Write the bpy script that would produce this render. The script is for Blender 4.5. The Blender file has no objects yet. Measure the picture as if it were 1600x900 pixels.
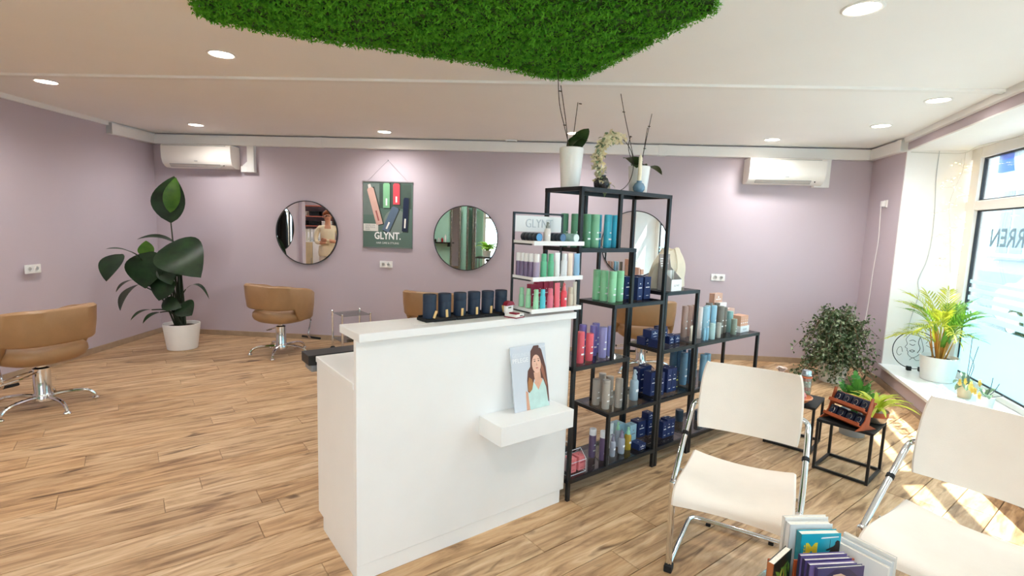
import bpy, bmesh, math, random
from mathutils import Vector, Matrix
random.seed(7)
D = bpy.data
SC = bpy.context.scene
COL = SC.collection
PI = math.pi
sin, cos = math.sin, math.cos

# ------------------------------------------------------------------ camera
CAM_H = 1.55
TH = math.atan(96 / 800.); RO = math.atan(.033)
cx = Vector((cos(RO), sin(TH) * sin(RO), cos(TH) * sin(RO)))
cy = -Vector((sin(RO), -sin(TH) * cos(RO), -cos(TH) * cos(RO)))
cz = -Vector((0, cos(TH), -sin(TH)))
cy = cz.cross(cx)
cam = D.objects.new('camera', D.cameras.new('camera'))
COL.objects.link(cam)
M = Matrix((cx, cy, cz)).transposed().to_4x4()
M.translation = (0, 0, CAM_H)
cam.matrix_world = M
cam.data.sensor_width = 36
cam.data.lens = 36 * 800 / 1600.
cam.data.clip_start = .02
SC.camera = cam

# ------------------------------------------------------------------ world, sun, exposure
wd = D.worlds.new('world'); SC.world = wd; wd.use_nodes = True
bg = wd.node_tree.nodes['Background']
bg.inputs[0].default_value = (.74, .90, 1.08, 1)
bg.inputs[1].default_value = 4.4
sun = D.objects.new('sun', D.lights.new('sun', 'SUN'))
sun.data.energy = 25; sun.data.angle = .012; sun.data.color = (1, .95, .87)
sun.rotation_euler = Vector((-.50, -.08, -.87)).to_track_quat('-Z', 'Y').to_euler()
COL.objects.link(sun)
vs = SC.view_settings
vs.view_transform = 'Standard'; vs.look = 'None'; vs.gamma = 1; vs.exposure = 1.08
vs.use_curve_mapping = False
LAMP_W = 31
SC.cycles.max_bounces = 10; SC.cycles.diffuse_bounces = 6; SC.cycles.transparent_max_bounces = 16
SC.cycles.caustics_reflective = False; SC.cycles.caustics_refractive = False
SC.cycles.sample_clamp_indirect = 6

# ------------------------------------------------------------------ materials
def lin(h):
    if not isinstance(h, str): return tuple(h[:3])
    h = h.lstrip('#'); r = []
    for i in (0, 2, 4):
        v = int(h[i:i + 2], 16) / 255.
        r.append(v / 12.92 if v <= .04045 else ((v + .055) / 1.055) ** 2.4)
    return tuple(r)

MATS = {}
def mat(name, col='#ffffff', rough=.5, metal=0, var=.06, scale=8, bump=0, bscale=60, emit=None, es=1, alpha=1, trans=0, spec=.5, sheen=0, ior=1.45, coat=0):
    if name in MATS: return MATS[name]
    m = D.materials.new(name); m.use_nodes = True; MATS[name] = m
    nt = m.node_tree; b = nt.nodes['Principled BSDF']; c = lin(col)
    b.inputs['Roughness'].default_value = rough
    b.inputs['Metallic'].default_value = metal
    b.inputs['Specular IOR Level'].default_value = spec
    b.inputs['IOR'].default_value = ior
    b.inputs['Alpha'].default_value = alpha
    b.inputs['Transmission Weight'].default_value = trans
    b.inputs['Coat Weight'].default_value = coat
    if emit:
        b.inputs['Emission Color'].default_value = (*lin(emit), 1); b.inputs['Emission Strength'].default_value = es
    tc = nt.nodes.new('ShaderNodeTexCoord')
    n = nt.nodes.new('ShaderNodeTexNoise'); n.inputs['Scale'].default_value = scale; n.inputs['Detail'].default_value = 4
    nt.links.new(tc.outputs['Object'], n.inputs['Vector'])
    r = nt.nodes.new('ShaderNodeValToRGB')
    r.color_ramp.elements[0].position = .3; r.color_ramp.elements[1].position = .7
    r.color_ramp.elements[0].color = (*[x * (1 - var) for x in c], 1)
    r.color_ramp.elements[1].color = (*[min(1, x * (1 + var)) for x in c], 1)
    nt.links.new(n.outputs['Fac'], r.inputs[0]); nt.links.new(r.outputs[0], b.inputs['Base Color'])
    if bump:
        n2 = nt.nodes.new('ShaderNodeTexNoise'); n2.inputs['Scale'].default_value = bscale
        nt.links.new(tc.outputs['Object'], n2.inputs['Vector'])
        bp = nt.nodes.new('ShaderNodeBump'); bp.inputs['Strength'].default_value = bump; bp.inputs['Distance'].default_value = .01
        nt.links.new(n2.outputs['Fac'], bp.inputs['Height']); nt.links.new(bp.outputs[0], b.inputs['Normal'])
    return m

def wood_mat():
    m = D.materials.new('oak_plank'); m.use_nodes = True; nt = m.node_tree; N = nt.nodes; L = nt.links
    b = N['Principled BSDF']; b.inputs['Roughness'].default_value = .42; b.inputs['Specular IOR Level'].default_value = .35
    tc = N.new('ShaderNodeTexCoord'); oi = N.new('ShaderNodeObjectInfo')
    ad = N.new('ShaderNodeVectorMath'); ad.operation = 'ADD'
    ml = N.new('ShaderNodeVectorMath'); ml.operation = 'SCALE'; ml.inputs[3].default_value = 37
    cb = N.new('ShaderNodeCombineXYZ')
    for i in range(3): L.new(oi.outputs['Random'], cb.inputs[i])
    L.new(cb.outputs[0], ml.inputs[0]); L.new(tc.outputs['Object'], ad.inputs[0]); L.new(ml.outputs[0], ad.inputs[1])
    def noise(sx, sy, det, rough=.6, dist=0):
        mp = N.new('ShaderNodeMapping'); mp.inputs['Scale'].default_value = (sx, sy, 1)
        L.new(ad.outputs[0], mp.inputs[0])
        n = N.new('ShaderNodeTexNoise'); n.inputs['Scale'].default_value = 1; n.inputs['Detail'].default_value = det
        n.inputs['Roughness'].default_value = rough; n.inputs['Distortion'].default_value = dist
        L.new(mp.outputs[0], n.inputs[0]); return n
    def ramp(src, *st):
        r = N.new('ShaderNodeValToRGB'); e = r.color_ramp.elements
        while len(e) < len(st): e.new(.5)
        for k, (p, c) in enumerate(st): e[k].position = p; e[k].color = (*lin(c), 1) if isinstance(c, str) else (c, c, c, 1)
        L.new(src, r.inputs[0]); return r
    def mix(a, bb, fac, mode):
        x = N.new('ShaderNodeMix'); x.data_type = 'RGBA'; x.blend_type = mode
        if isinstance(fac, float): x.inputs[0].default_value = fac
        else: L.new(fac, x.inputs[0])
        L.new(a, x.inputs[6])
        if isinstance(bb, str): x.inputs[7].default_value = (*lin(bb), 1)
        else: L.new(bb, x.inputs[7])
        return x.outputs[2]
    g1 = ramp(noise(2.2, 16, 6, .62, 1.2).outputs[0], (.28, '#7d6046'), (.5, '#c9ac8a'), (.74, '#e9d5b8'))
    g2 = ramp(noise(4, 95, 5, .7, .4).outputs[0], (.3, .84), (.65, 1.0))
    kn = ramp(noise(3.2, 13, 2, .4, .8).outputs[0], (.65, 0.0), (.77, 1.0))
    tone = ramp(oi.outputs['Random'], (0, '#ecdfcf'), (.5, '#fff8ee'), (1, '#f6e6d2'))
    c = mix(g1.outputs[0], g2.outputs[0], 1.0, 'MULTIPLY')
    c = mix(c, tone.outputs[0], 1.0, 'MULTIPLY')
    c = mix(c, '#5d4026', kn.outputs[0], 'MIX')
    L.new(c, b.inputs['Base Color'])
    bp = N.new('ShaderNodeBump'); bp.inputs['Strength'].default_value = .08; bp.inputs['Distance'].default_value = .004
    L.new(g2.outputs[0], bp.inputs['Height']); L.new(bp.outputs[0], b.inputs['Normal'])
    return m

def glass_mat(name, tint=(1, 1, 1), glossy=.08, rough=.0, film=None):
    if name in MATS: return MATS[name]
    m = D.materials.new(name); m.use_nodes = True; MATS[name] = m; nt = m.node_tree; N = nt.nodes; L = nt.links
    for n in list(N): N.remove(n)
    out = N.new('ShaderNodeOutputMaterial')
    t = N.new('ShaderNodeBsdfTransparent'); t.inputs[0].default_value = (*tint, 1)
    g = N.new('ShaderNodeBsdfGlossy'); g.inputs['Roughness'].default_value = rough
    x = N.new('ShaderNodeMixShader')
    fr = N.new('ShaderNodeLayerWeight'); fr.inputs[0].default_value = .35
    mp = N.new('ShaderNodeMath'); mp.operation = 'MULTIPLY_ADD'; mp.inputs[1].default_value = .5; mp.inputs[2].default_value = glossy
    L.new(fr.outputs['Fresnel'], mp.inputs[0]); L.new(mp.outputs[0], x.inputs[0])
    L.new(t.outputs[0], x.inputs[1]); L.new(g.outputs[0], x.inputs[2])
    last = x
    if film:
        tl = N.new('ShaderNodeBsdfTranslucent'); tl.inputs[0].default_value = (*film, 1)
        df = N.new('ShaderNodeBsdfDiffuse'); df.inputs[0].default_value = (*film, 1)
        a = N.new('ShaderNodeMixShader'); a.inputs[0].default_value = .25
        L.new(tl.outputs[0], a.inputs[1]); L.new(df.outputs[0], a.inputs[2])
        y = N.new('ShaderNodeMixShader'); y.inputs[0].default_value = .85
        L.new(x.outputs[0], y.inputs[1]); L.new(a.outputs[0], y.inputs[2]); last = y
    L.new(last.outputs[0], out.inputs[0]); return m

def leaf_mat(name, c0, c1, rough=.4, tl=.25):
    if name in MATS: return MATS[name]
    m = mat(name, c0, rough, var=.0); nt = m.node_tree
    r = [n for n in nt.nodes if n.type == 'VALTORGB'][0]
    r.color_ramp.elements[0].color = (*lin(c0), 1); r.color_ramp.elements[1].color = (*lin(c1), 1)
    b = nt.nodes['Principled BSDF']; out = [n for n in nt.nodes if n.type == 'OUTPUT_MATERIAL'][0]
    t = nt.nodes.new('ShaderNodeBsdfTranslucent'); nt.links.new(r.outputs[0], t.inputs[0])
    x = nt.nodes.new('ShaderNodeMixShader'); x.inputs[0].default_value = tl
    nt.links.new(b.outputs[0], x.inputs[1]); nt.links.new(t.outputs[0], x.inputs[2]); nt.links.new(x.outputs[0], out.inputs[0])
    return m

WALL = mat('wall_paint_mauve', '#c2b6bf', .85, var=.012, scale=2, bump=.06, bscale=220)
CEIL = mat('ceiling_paint', '#f5f4f3', .9, var=.01, scale=2)
WHITE = mat('white_lacquer', '#f1f0ee', .35, var=.01)
TRIMW = mat('white_trim', '#efeeec', .5, var=.01)
PLAS = mat('white_plastic', '#f3f2f0', .3, var=.01)
BLACK = mat('black_metal', '#17181a', .45, var=.1)
BLKM = mat('black_matte', '#121315', .7, var=.1)
CHROME = mat('chrome', '#e6e8ea', .07, 1, var=.02)
TAN = mat('tan_leather', '#a27f5a', .42, var=.05, scale=14, bump=.12, bscale=300)
CREAM = mat('cream_leather', '#eee4d8', .48, var=.02, scale=10, bump=.08, bscale=260)
BASEB = mat('skirting_oak', '#a8937c', .6, var=.1, scale=12)
MIRROR = mat('mirror_silver', '#f4f6f6', .0, 1, var=0)
GLASS = glass_mat('clear_glass', (.93, .97, .96))
SMOKE = glass_mat('smoked_glass', (.50, .52, .54), .10)
NAVY = mat('navy_carton', '#16264f', .5, var=.05)
INK = mat('white_ink', '#f4f4f4', .6, var=0)
GREY = mat('grey_print', '#8b8f92', .6, var=.02)
SOIL = mat('soil', '#2b2018', .9, var=.4, scale=60)
POT = mat('white_ceramic', '#f2f0ec', .3, var=.015)

# ------------------------------------------------------------------ mesh helpers
class MB:
    def __init__(s): s.v = []; s.f = []; s.m = []; s.sl = 0
    def add(s, vs, fs):
        o = len(s.v); s.v += [tuple(p) for p in vs]; s.f += [tuple(i + o for i in f) for f in fs]; s.m += [s.sl] * len(fs); return s
    def box(s, x0, x1, y0, y1, z0, z1):
        return s.add([(x0, y0, z0), (x1, y0, z0), (x1, y1, z0), (x0, y1, z0), (x0, y0, z1), (x1, y0, z1), (x1, y1, z1), (x0, y1, z1)],
                     [(0, 3, 2, 1), (4, 5, 6, 7), (0, 1, 5, 4), (1, 2, 6, 5), (2, 3, 7, 6), (3, 0, 4, 7)])
    def bbox(s, x0, x1, y0, y1, z0, z1, b=.004, seg=2):
        bm = bmesh.new(); bmesh.ops.create_cube(bm, size=1)
        for v in bm.verts: v.co = ((x0 + x1) / 2 + v.co.x * (x1 - x0), (y0 + y1) / 2 + v.co.y * (y1 - y0), (z0 + z1) / 2 + v.co.z * (z1 - z0))
        bmesh.ops.bevel(bm, geom=bm.edges[:], offset=b, segments=seg, profile=.5, affect='EDGES')
        bm.verts.index_update(); s.add([v.co[:] for v in bm.verts], [[v.index for v in f.verts] for f in bm.faces]); bm.free(); return s
    def lathe(s, prof, n=20, c=(0, 0, 0), close=True):
        vs = []; fs = []
        for r, z in prof:
            for k in range(n): a = 2 * PI * k / n; vs.append((c[0] + r * cos(a), c[1] + r * sin(a), c[2] + z))
        for j in range(len(prof) - 1):
            for k in range(n): k2 = (k + 1) % n; fs.append((j * n + k, j * n + k2, (j + 1) * n + k2, (j + 1) * n + k))
        if close:
            if prof[0][0] > 1e-5: fs.append(tuple(range(n))[::-1])
            if prof[-1][0] > 1e-5: fs.append(tuple((len(prof) - 1) * n + k for k in range(n)))
        return s.add(vs, fs)
    def tube(s, pts, r, n=8, caps=True):
        pts = [Vector(p) for p in pts]; rs = r if isinstance(r, (list, tuple)) else [r] * len(pts)
        vs = []; fs = []; prev = None
        for i, p in enumerate(pts):
            t = (pts[min(i + 1, len(pts) - 1)] - pts[max(i - 1, 0)])
            t = t.normalized() if t.length > 1e-9 else Vector((0, 0, 1))
            if prev is None:
                a = Vector((0, 0, 1)) if abs(t.z) < .9 else Vector((1, 0, 0)); u = t.cross(a).normalized()
            else:
                u = prev - t * prev.dot(t); u = u.normalized() if u.length > 1e-6 else t.orthogonal().normalized()
            prev = u; w = t.cross(u)
            for k in range(n): a = 2 * PI * k / n; vs.append(p + (u * cos(a) + w * sin(a)) * rs[i])
        for i in range(len(pts) - 1):
            for k in range(n): k2 = (k + 1) % n; fs.append((i * n + k, i * n + k2, (i + 1) * n + k2, (i + 1) * n + k))
        if caps: fs += [tuple(range(n))[::-1], tuple((len(pts) - 1) * n + k for k in range(n))]
        return s.add(vs, fs)
    def ball(s, c, r, n=12, m=8):
        rr = r if isinstance(r, (tuple, list)) else (r, r, r); vs = []; fs = []
        for j in range(m + 1):
            t = PI * j / m
            for k in range(n): a = 2 * PI * k / n; vs.append((c[0] + rr[0] * sin(t) * cos(a), c[1] + rr[1] * sin(t) * sin(a), c[2] - rr[2] * cos(t)))
        for j in range(m):
            for k in range(n): k2 = (k + 1) % n; fs.append((j * n + k, j * n + k2, (j + 1) * n + k2, (j + 1) * n + k))
        return s.add(vs, fs)
    def prism(s, poly, y0, y1):
        "polygon in xz extruded along y"
        n = len(poly)
        return s.add([(x, y0, z) for x, z in poly] + [(x, y1, z) for x, z in poly],
                     [tuple(range(n)), tuple(range(n, 2 * n))[::-1]] + [(k, k + n, (k + 1) % n + n, (k + 1) % n) for k in range(n)])
    def slab(s, poly, z0, z1):
        n = len(poly)
        return s.add([(x, y, z0) for x, y in poly] + [(x, y, z1) for x, y in poly],
                     [tuple(range(n))[::-1], tuple(range(n, 2 * n))] + [(k, (k + 1) % n, (k + 1) % n + n, k + n) for k in range(n)])
    def flat(s, poly, y=0):
        return s.add([(x, y, z) for x, z in poly], [tuple(range(len(poly)))])
    def leaf(s, b, t, w, bend=.1, up=(0, 0, 1), fold=.15, n=6, tipw=.0, wid=None):
        b = Vector(b); t = Vector(t); d = t - b; L = d.length
        if L < 1e-6: return s
        d /= L; up = Vector(up); side = d.cross(up)
        if side.length < 1e-4: side = d.orthogonal()
        side.normalize(); nn = side.cross(d); vs = []; fs = []
        for i in range(n + 1):
            k = i / n; p = b + d * (L * k) + nn * (bend * L * 4 * k * (1 - k))
            ww = w * .5 * ((sin(PI * k ** .8) ** .75) if wid is None else wid(k)) + (.0005 if 0 < i < n else 0) + tipw * k * 0
            vs += [p - side * ww + nn * fold * ww, p, p + side * ww + nn * fold * ww]
        for i in range(n):
            a = i * 3; fs += [(a, a + 1, a + 4, a + 3), (a + 1, a + 2, a + 5, a + 4)]
        return s.add(vs, fs)
    def xf(s, mtx):
        s.v = [tuple(mtx @ Vector(p)) for p in s.v]; return s
    def mesh(s, name, mats, smooth=False):
        me = D.meshes.new(name); me.from_pydata(s.v, [], s.f)
        if not isinstance(mats, (list, tuple)): mats = [mats]
        for m in mats: me.materials.append(m)
        if len(mats) > 1: me.polygons.foreach_set('material_index', s.m)
        if smooth:
            me.polygons.foreach_set('use_smooth', [True] * len(me.polygons))
            try: me.set_sharp_from_angle(angle=math.radians(smooth if smooth is not True else 40))
            except Exception: pass
        me.update(); return me
    def build(s, name, mats, parent=None, smooth=False, loc=None, rz=0):
        o = D.objects.new(name, s.mesh(name, mats, smooth)); COL.objects.link(o)
        if parent: o.parent = parent
        if loc: o.location = loc
        if rz: o.rotation_euler.z = rz
        return o

def empty(name, loc=(0, 0, 0), rz=0, label=None, cat=None, group=None):
    o = D.objects.new(name, None); o.empty_display_size = .05; COL.objects.link(o)
    o.location = loc; o.rotation_euler = (0, 0, rz)
    if label: tag(o, label, cat, group)
    return o
def tag(o, label, cat, group=None):
    o['label'] = label; o['category'] = cat
    if group: o['group'] = group
    return o
def struct(o): o['kind'] = 'structure'; return o
def copy_tree(o, parent=None):
    c = o.copy(); COL.objects.link(c)
    if parent: c.parent = parent
    for ch in list(o.children): copy_tree(ch, c)
    return c
def text(name, body, size, m, parent, mtx, ext=.0006, align='CENTER', sx=1, bold=0):
    cu = D.curves.new('t', 'FONT'); cu.body = body; cu.size = size; cu.extrude = ext; cu.align_x = align; cu.resolution_u = 2; cu.offset = bold
    o = D.objects.new('t', cu); me = D.meshes.new_from_object(o); D.objects.remove(o)
    me.transform(mtx @ Matrix.Diagonal((sx, 1, 1, 1))); me.materials.clear(); me.materials.append(m); me.name = name
    if sx < 0: me.flip_normals()
    q = D.objects.new(name, me); COL.objects.link(q); q.parent = parent; return q
def T(x, y, z): return Matrix.Translation((x, y, z))
RX90 = Matrix.Rotation(PI / 2, 4, 'X')
def smooth_pts(pts, n=6):
    "Catmull-Rom"
    P = [Vector(p) for p in pts]; out = []
    for i in range(len(P) - 1):
        a = P[max(i - 1, 0)]; b = P[i]; c = P[i + 1]; d = P[min(i + 2, len(P) - 1)]
        for k in range(n):
            t = k / n
            out.append(.5 * ((2 * b) + (c - a) * t + (2 * a - 5 * b + 4 * c - d) * t * t + (3 * b - a - 3 * c + d) * t ** 3))
    out.append(P[-1]); return out

# ------------------------------------------------------------------ room shell
CZ = 2.58
BLc = Vector((-4.65, 6.703)); BRc = Vector((4.16, 6.117)); Ec = Vector((3.99, 5.37))
RN = Vector((1.025, -2.6)); LN = Vector((-4.56, 3.2))
def frame(P, Q):
    d = Q - P; return P, math.atan2(d.y, d.x), d.length
def wall(name, P, Q, m, z0=-.05, z1=CZ + .05, th=.2, holes=(), x0=0, x1=0):
    o, a, L = frame(P, Q); mb = MB(); s = -x0
    for (h0, h1, hz0, hz1) in sorted(holes):
        mb.box(s, h0, 0, th, z0, z1)
        mb.box(h0, h1, 0, th, z0, hz0); mb.box(h0, h1, 0, th, hz1, z1); s = h1
    mb.box(s, L + x1, 0, th, z0, z1)
    return struct(mb.build(name, m, loc=(o.x, o.y, 0), rz=a))
wall('wall_back', BLc, BRc, WALL, x0=.2, x1=.3)
wall('wall_left', LN, BLc, WALL, th=.14, x1=.1)
wall('wall_right', BRc, Ec, WALL, th=.75)
HOLE = (0, 5.5, .2, 2.455)
wall('wall_right_window', Ec, RN, WALL, th=.64, holes=[HOLE], x1=.1)
MINT = mat('mint_paint', '#b2e4d4', .7, var=.02)
GREEN = mat('sage_paint', '#7fb08a', .75, var=.02)
FP = Vector((1.3, -2.6)); FQ = Vector((-6.8, -2.6))
wall('wall_front', FP, FQ, MINT, holes=[(.5, 3.45, .25, 2.42)])
wall('wall_alcove_left', Vector((-6.6, -2.6)), Vector((-6.6, 3.4)), WALL)
wall('wall_alcove_back', Vector((-6.6, 3.3)), Vector((-4.5, 3.3)), WALL, th=.12)
wall('wall_partition', Vector((-6.6, 1.2)), Vector((-4.35, 1.2)), WALL, th=-.12)
mb = MB().slab([(-6.7, -2.7), (1.4, -2.7), (1.55, -2.6), (4.5, 5.3), (4.5, 6.3), (4.3, 6.3), (-4.8, 6.9), (-6.7, 6.9)], CZ, CZ + .12)
struct(mb.build('ceiling', CEIL))
# strip batten across the ceiling
P1, P2 = Vector((-4.6, 4.10)), Vector((4.2, 3.58)); o, a, L = frame(P1, P2)
struct(MB().box(0, 7.95, -.03, .03, CZ - .018, CZ).build('trim_1', TRIMW, loc=(o.x, o.y, 0), rz=a))
# cornice on left wall, right wall
o, a, L = frame(LN, BLc)
struct(MB().box(0, L, -.03, 0, CZ - .045, CZ).build('trim_2', TRIMW, loc=(o.x, o.y, 0), rz=a))
o, a, L = frame(Ec, RN); struct(MB().box(-.02, L, -.04, 0, CZ - .05, CZ).build('trim_3', TRIMW, loc=(o.x, o.y, 0), rz=a))
# cable trunking under the ceiling of the back wall, returning on both side walls
o, a, L = frame(BLc, BRc)
def trunk(name, o, a, s0, s1, end=None):
    r = struct(empty(name, (o.x, o.y, 0), a))
    MB().bbox(s0, s1, -.065, 0, CZ - .135, CZ - .018, .004).build('duct', TRIMW, r)
    MB().box(s0, s1, -.068, -.002, CZ - .03, CZ - .020).build('lid', TRIMW, r)
    for e in (end or []): MB().bbox(e - .05, e + .05, -.069, 0, CZ - .139, CZ - .015, .003).build('coupler', TRIMW, r)
    return r
trunk('trim_4', o, a, 0, L, [2.2, 6.4])
o2, a2, L2 = frame(LN, BLc); trunk('trim_5', o2, a2, L2 - .78, L2, [L2 - .73])
o3, a3, L3 = frame(BRc, Ec); trunk('trim_6', o3, a3, 0, L3, [L3 - .05])
# skirting boards
def skirt(name, P, Q, h=.065, s0=0, s1=0):
    o, a, L = frame(P, Q); struct(MB().box(s0, L - s1, -.016, 0, 0, h).build(name, BASEB, loc=(o.x, o.y, 0), rz=a))
skirt('baseboard_back', BLc, BRc); skirt('baseboard_left', LN, BLc); skirt('baseboard_right', BRc, Ec); skirt('baseboard_window', Ec, RN)
skirt('baseboard_partition', Vector((-4.35, 1.2)), Vector((-6.6, 1.2)))

# ------------------------------------------------------------------ floor with single planks
A0 = Vector((.354, 2.755)); AN = math.radians(37.3)
U = Vector((cos(AN), sin(AN))); V = Vector((-sin(AN), cos(AN)))
def sh(u, v, z=0): p = A0 + U * u + V * v; return (p.x, p.y, z)
OAK = wood_mat()
JOINT = mat('floor_joint', '#3c2e20', .9)
fl = struct(MB().box(-6.7, 4.9, -2.8, 6.95, -.06, -.012).build('floor', JOINT))
def clip(poly, p, n):
    out = []
    for i in range(len(poly)):
        a, b = poly[i], poly[(i + 1) % len(poly)]; da = (a - p).dot(n); db = (b - p).dot(n)
        if da >= 0: out.append(a)
        if da * db < 0: out.append(a + (b - a) * (da / (da - db)))
    return out
dB = (BRc - BLc).normalized(); dR = (RN - Ec).normalized()
HP = [(BLc, Vector((dB.y, -dB.x))), (Ec, Vector((dR.y, -dR.x))), (BRc + Vector((.02, 0)), Vector((-1, .0))), (Vector((0, -2.6)), Vector((0, 1))), (Vector((-6.6, 0)), Vector((1, 0)))]
PW, PL = .172, 1.285
known = {-1: -.401, -2: .230, 0: .030}
planks = []
rnd = random.Random(3)
for k in range(-52, 52):
    v0 = -.099 + k * PW; off = known.get(k, rnd.uniform(0, PL))
    for j in range(-10, 10):
        u0 = off + j * PL
        q = [A0 + U * (u0 + .001) + V * (v0 + .0022), A0 + U * (u0 + PL - .001) + V * (v0 + .0022), A0 + U * (u0 + PL - .001) + V * (v0 + PW - .0022), A0 + U * (u0 + .001) + V * (v0 + PW - .0022)]
        n0 = q
        for p, n in HP: q = clip(q, p, n) if q else q
        if len(q) < 3: continue
        ar = abs(sum(q[i].x * q[(i + 1) % len(q)].y - q[(i + 1) % len(q)].x * q[i].y for i in range(len(q)))) / 2
        if ar < .004: continue
        c = sum(q, Vector((0, 0))) / len(q)
        if max(p.x for p in q) < -4.7 and c.y > 3.2: continue
        vis = c.y > .9 and abs(c.x) < c.y * 1.05 + .3
        planks.append(((0 if vis else 1), c.length, c, q, len(q) == 4 and ar > (PW - .0044) * (PL - .002) * .9999))
planks.sort(key=lambda t: t[:2])
def plank_mesh(q, c):
    mb = MB(); R = Matrix.Rotation(-AN, 2); loc = [R @ (p - c) for p in q]; e = .0016
    cc = sum(loc, Vector((0, 0))) / len(loc)
    n = len(loc); ins = [p + (cc - p).normalized() * e * 1.4 for p in loc]
    mb.add([(p.x, p.y, -.0125) for p in loc] + [(p.x, p.y, -.0016) for p in loc] + [(p.x, p.y, 0) for p in ins],
           [tuple(range(2 * n, 3 * n))] + [(k, (k + 1) % n, (k + 1) % n + n, k + n) for k in range(n)] + [(k + n, (k + 1) % n + n, (k + 1) % n + 2 * n, k + 2 * n) for k in range(n)])
    return mb
full = None
rest = MB()
for i, (vis, dist, c, q, whole) in enumerate(planks):
    if i < 300:
        if whole:
            c = (q[0] + q[2]) / 2
            if full is None: full = plank_mesh(q, c).mesh('plank', OAK)
            me = full
        else: me = plank_mesh(q, c).mesh('plank', OAK)
        o = D.objects.new('plank', me); COL.objects.link(o); o.parent = fl; o.location = (c.x, c.y, 0); o.rotation_euler.z = AN
    else:
        mb = plank_mesh(q, c); R = Matrix.Rotation(AN, 2)
        rest.add([(*(R @ Vector(p[:2]) + c), p[2]) for p in mb.v], mb.f)
R4 = Matrix.Rotation(-AN, 4, 'Z'); rest.xf(R4)
o = rest.build('planks', OAK, fl, rz=AN); o['kind'] = 'stuff'

# ------------------------------------------------------------------ shop window in the right wall
o, a, L = frame(Ec, RN)
win = struct(empty('window_1', (o.x, o.y, 0), a))
FRM = mat('window_frame_white', '#ece9e4', .4, var=.01)
GASK = mat('rubber_gasket', '#2c3036', .6)
h0, h1, hz0, hz1 = HOLE
def wpart(name, m, *boxes, b=0):
    mb = MB()
    for q in boxes: mb.bbox(*q, b) if b else mb.box(*q)
    return mb.build(name, m, win)
SILLM = mat('sill_stone', '#eef0f2', .25, var=.03, scale=5)
wpart('window_sill', SILLM, (h0, h1, -.035, .64, hz0 - .005, hz0 + .025), b=.004)
wpart('soffit', TRIMW, (h0, h1, 0, .64, hz1 - .012, hz1 + .002))
wpart('jamb_lining', TRIMW, (h0 - .012, h0 + .012, -.004, .64, hz0, hz1 + .01))
wpart('jamb_lining', TRIMW, (h1 - .012, h1 + .012, 0, .64, hz0, hz1))
y0, y1 = .53, .61; zb, zt, zm = hz0 + .025, hz1 - .012, 1.893
mull = [.13, 1.90, 3.7, 5.43]
wpart('frame_rail', FRM, (h0, h1, y0, y1, zt - .10, zt), b=.006)
wpart('frame_rail', FRM, (h0, h1, y0, y1, zb, zb + .05), b=.006)
wpart('transom', FRM, (h0, h1, y0, y1, zm - .045, zm + .045), b=.006)
for s in mull:
    w = .08; s0 = max(h0, s - w); s1 = min(h1, s + w)
    wpart('mullion', FRM, (s0, s1, y0 - .005, y1, zb, zt), b=.006)
FILM = glass_mat('frosted_film', (.85, .95, 1), .03, .3, film=(.52, .74, .80))
for i in range(3):
    s0, s1 = mull[i] + .08, mull[i + 1] - .08
    for z0, z1 in ((zb + .05, zm - .045), (zm + .045, zt - .1)):
        MB().box(s0, s1, .565, .575, z0, z1).build('pane', GLASS, win)
        mb = MB()
        for q in ((s0, s0 + .012, z0, z1), (s1 - .012, s1, z0, z1), (s0, s1, z0, z0 + .012), (s0, s1, z1 - .012, z1)): mb.box(q[0], q[1], .555, .585, q[2], q[3])
        mb.build('gasket', GASK, win)
    MB().box(s0 + .012, s1 - .012, .562, .5645, zb + .065, .80).build('frosted_film', FILM, win)
    for k in range(5): z = .835 + k * .08; MB().box(s0 + .03, s1 - .012, .562, .5645, z, z + .052 - k * .005).build('frosted_stripe', FILM, win)
LETT = mat('window_letters', '#7fa3b8', .5)
text('lettering', 'HERREN', .225, LETT, win, T(.50, .56, 1.515) @ RX90, align='RIGHT', sx=-1, bold=.004)

# ------------------------------------------------------------------ front window behind the camera
fw = struct(empty('window_2', (FP.x, FP.y, 0), PI))
for q in ((.5, .58), (1.45, 1.52), (2.4, 2.47), (3.37, 3.45)): MB().bbox(q[0], q[1], .05, .13, .25, 2.42, .005).build('mullion', FRM, fw)
for q in ((.25, .33), (2.34, 2.42), (1.75, 1.82)): MB().bbox(.5, 3.45, .055, .125, q[0], q[1], .005).build('frame_rail', FRM, fw)
MB().box(.5, 3.45, .085, .092, .25, 2.42).build('pane', GLASS, fw)

# ------------------------------------------------------------------ outside the window
ASPH = mat('asphalt', '#8b8e91', .9, var=.1, scale=20)
PAV = mat('pavement_slabs', '#b4b4b2', .9, var=.06, scale=6)
mb = MB().box(-30, 60, -40, 60, -.30, -.16); g = struct(mb.build('street_ground', ASPH))
sa = a; so = o
struct(MB().box(-9, 4, -11, -2.85, -.16, -.10).build('bounce_slab', mat('pale_bounce', '#dcdad4', .9, var=.05, scale=4)))  # unseen pale slab added to bounce sunlight up to the ceiling
pv = struct(MB().box(-6, 14, .6, 3.0, -.16, -.10).build('pavement', PAV, loc=(so.x, so.y, 0), rz=sa))
PLA = mat('white_render', '#a9bcc4', .9, var=.02); PLB = mat('pale_blue_render', '#8fa9b6', .9, var=.02)
WGL = mat('facade_glass', '#5f7c90', .15, var=.1); SHUT = mat('facade_shutter', '#8f8f86', .7)
bl = empty('town_house', (so.x, so.y, -.16), sa, 'pale rendered town house across the street beyond the shop window', 'building')
HY = 7.5
MB().box(-34, 12, HY, HY + 7, 0, 7.5).build('wall', PLA, bl)
MB().box(-34.1, 12.1, HY - .06, HY, 0, .7).build('plinth', PLB, bl)
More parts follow.
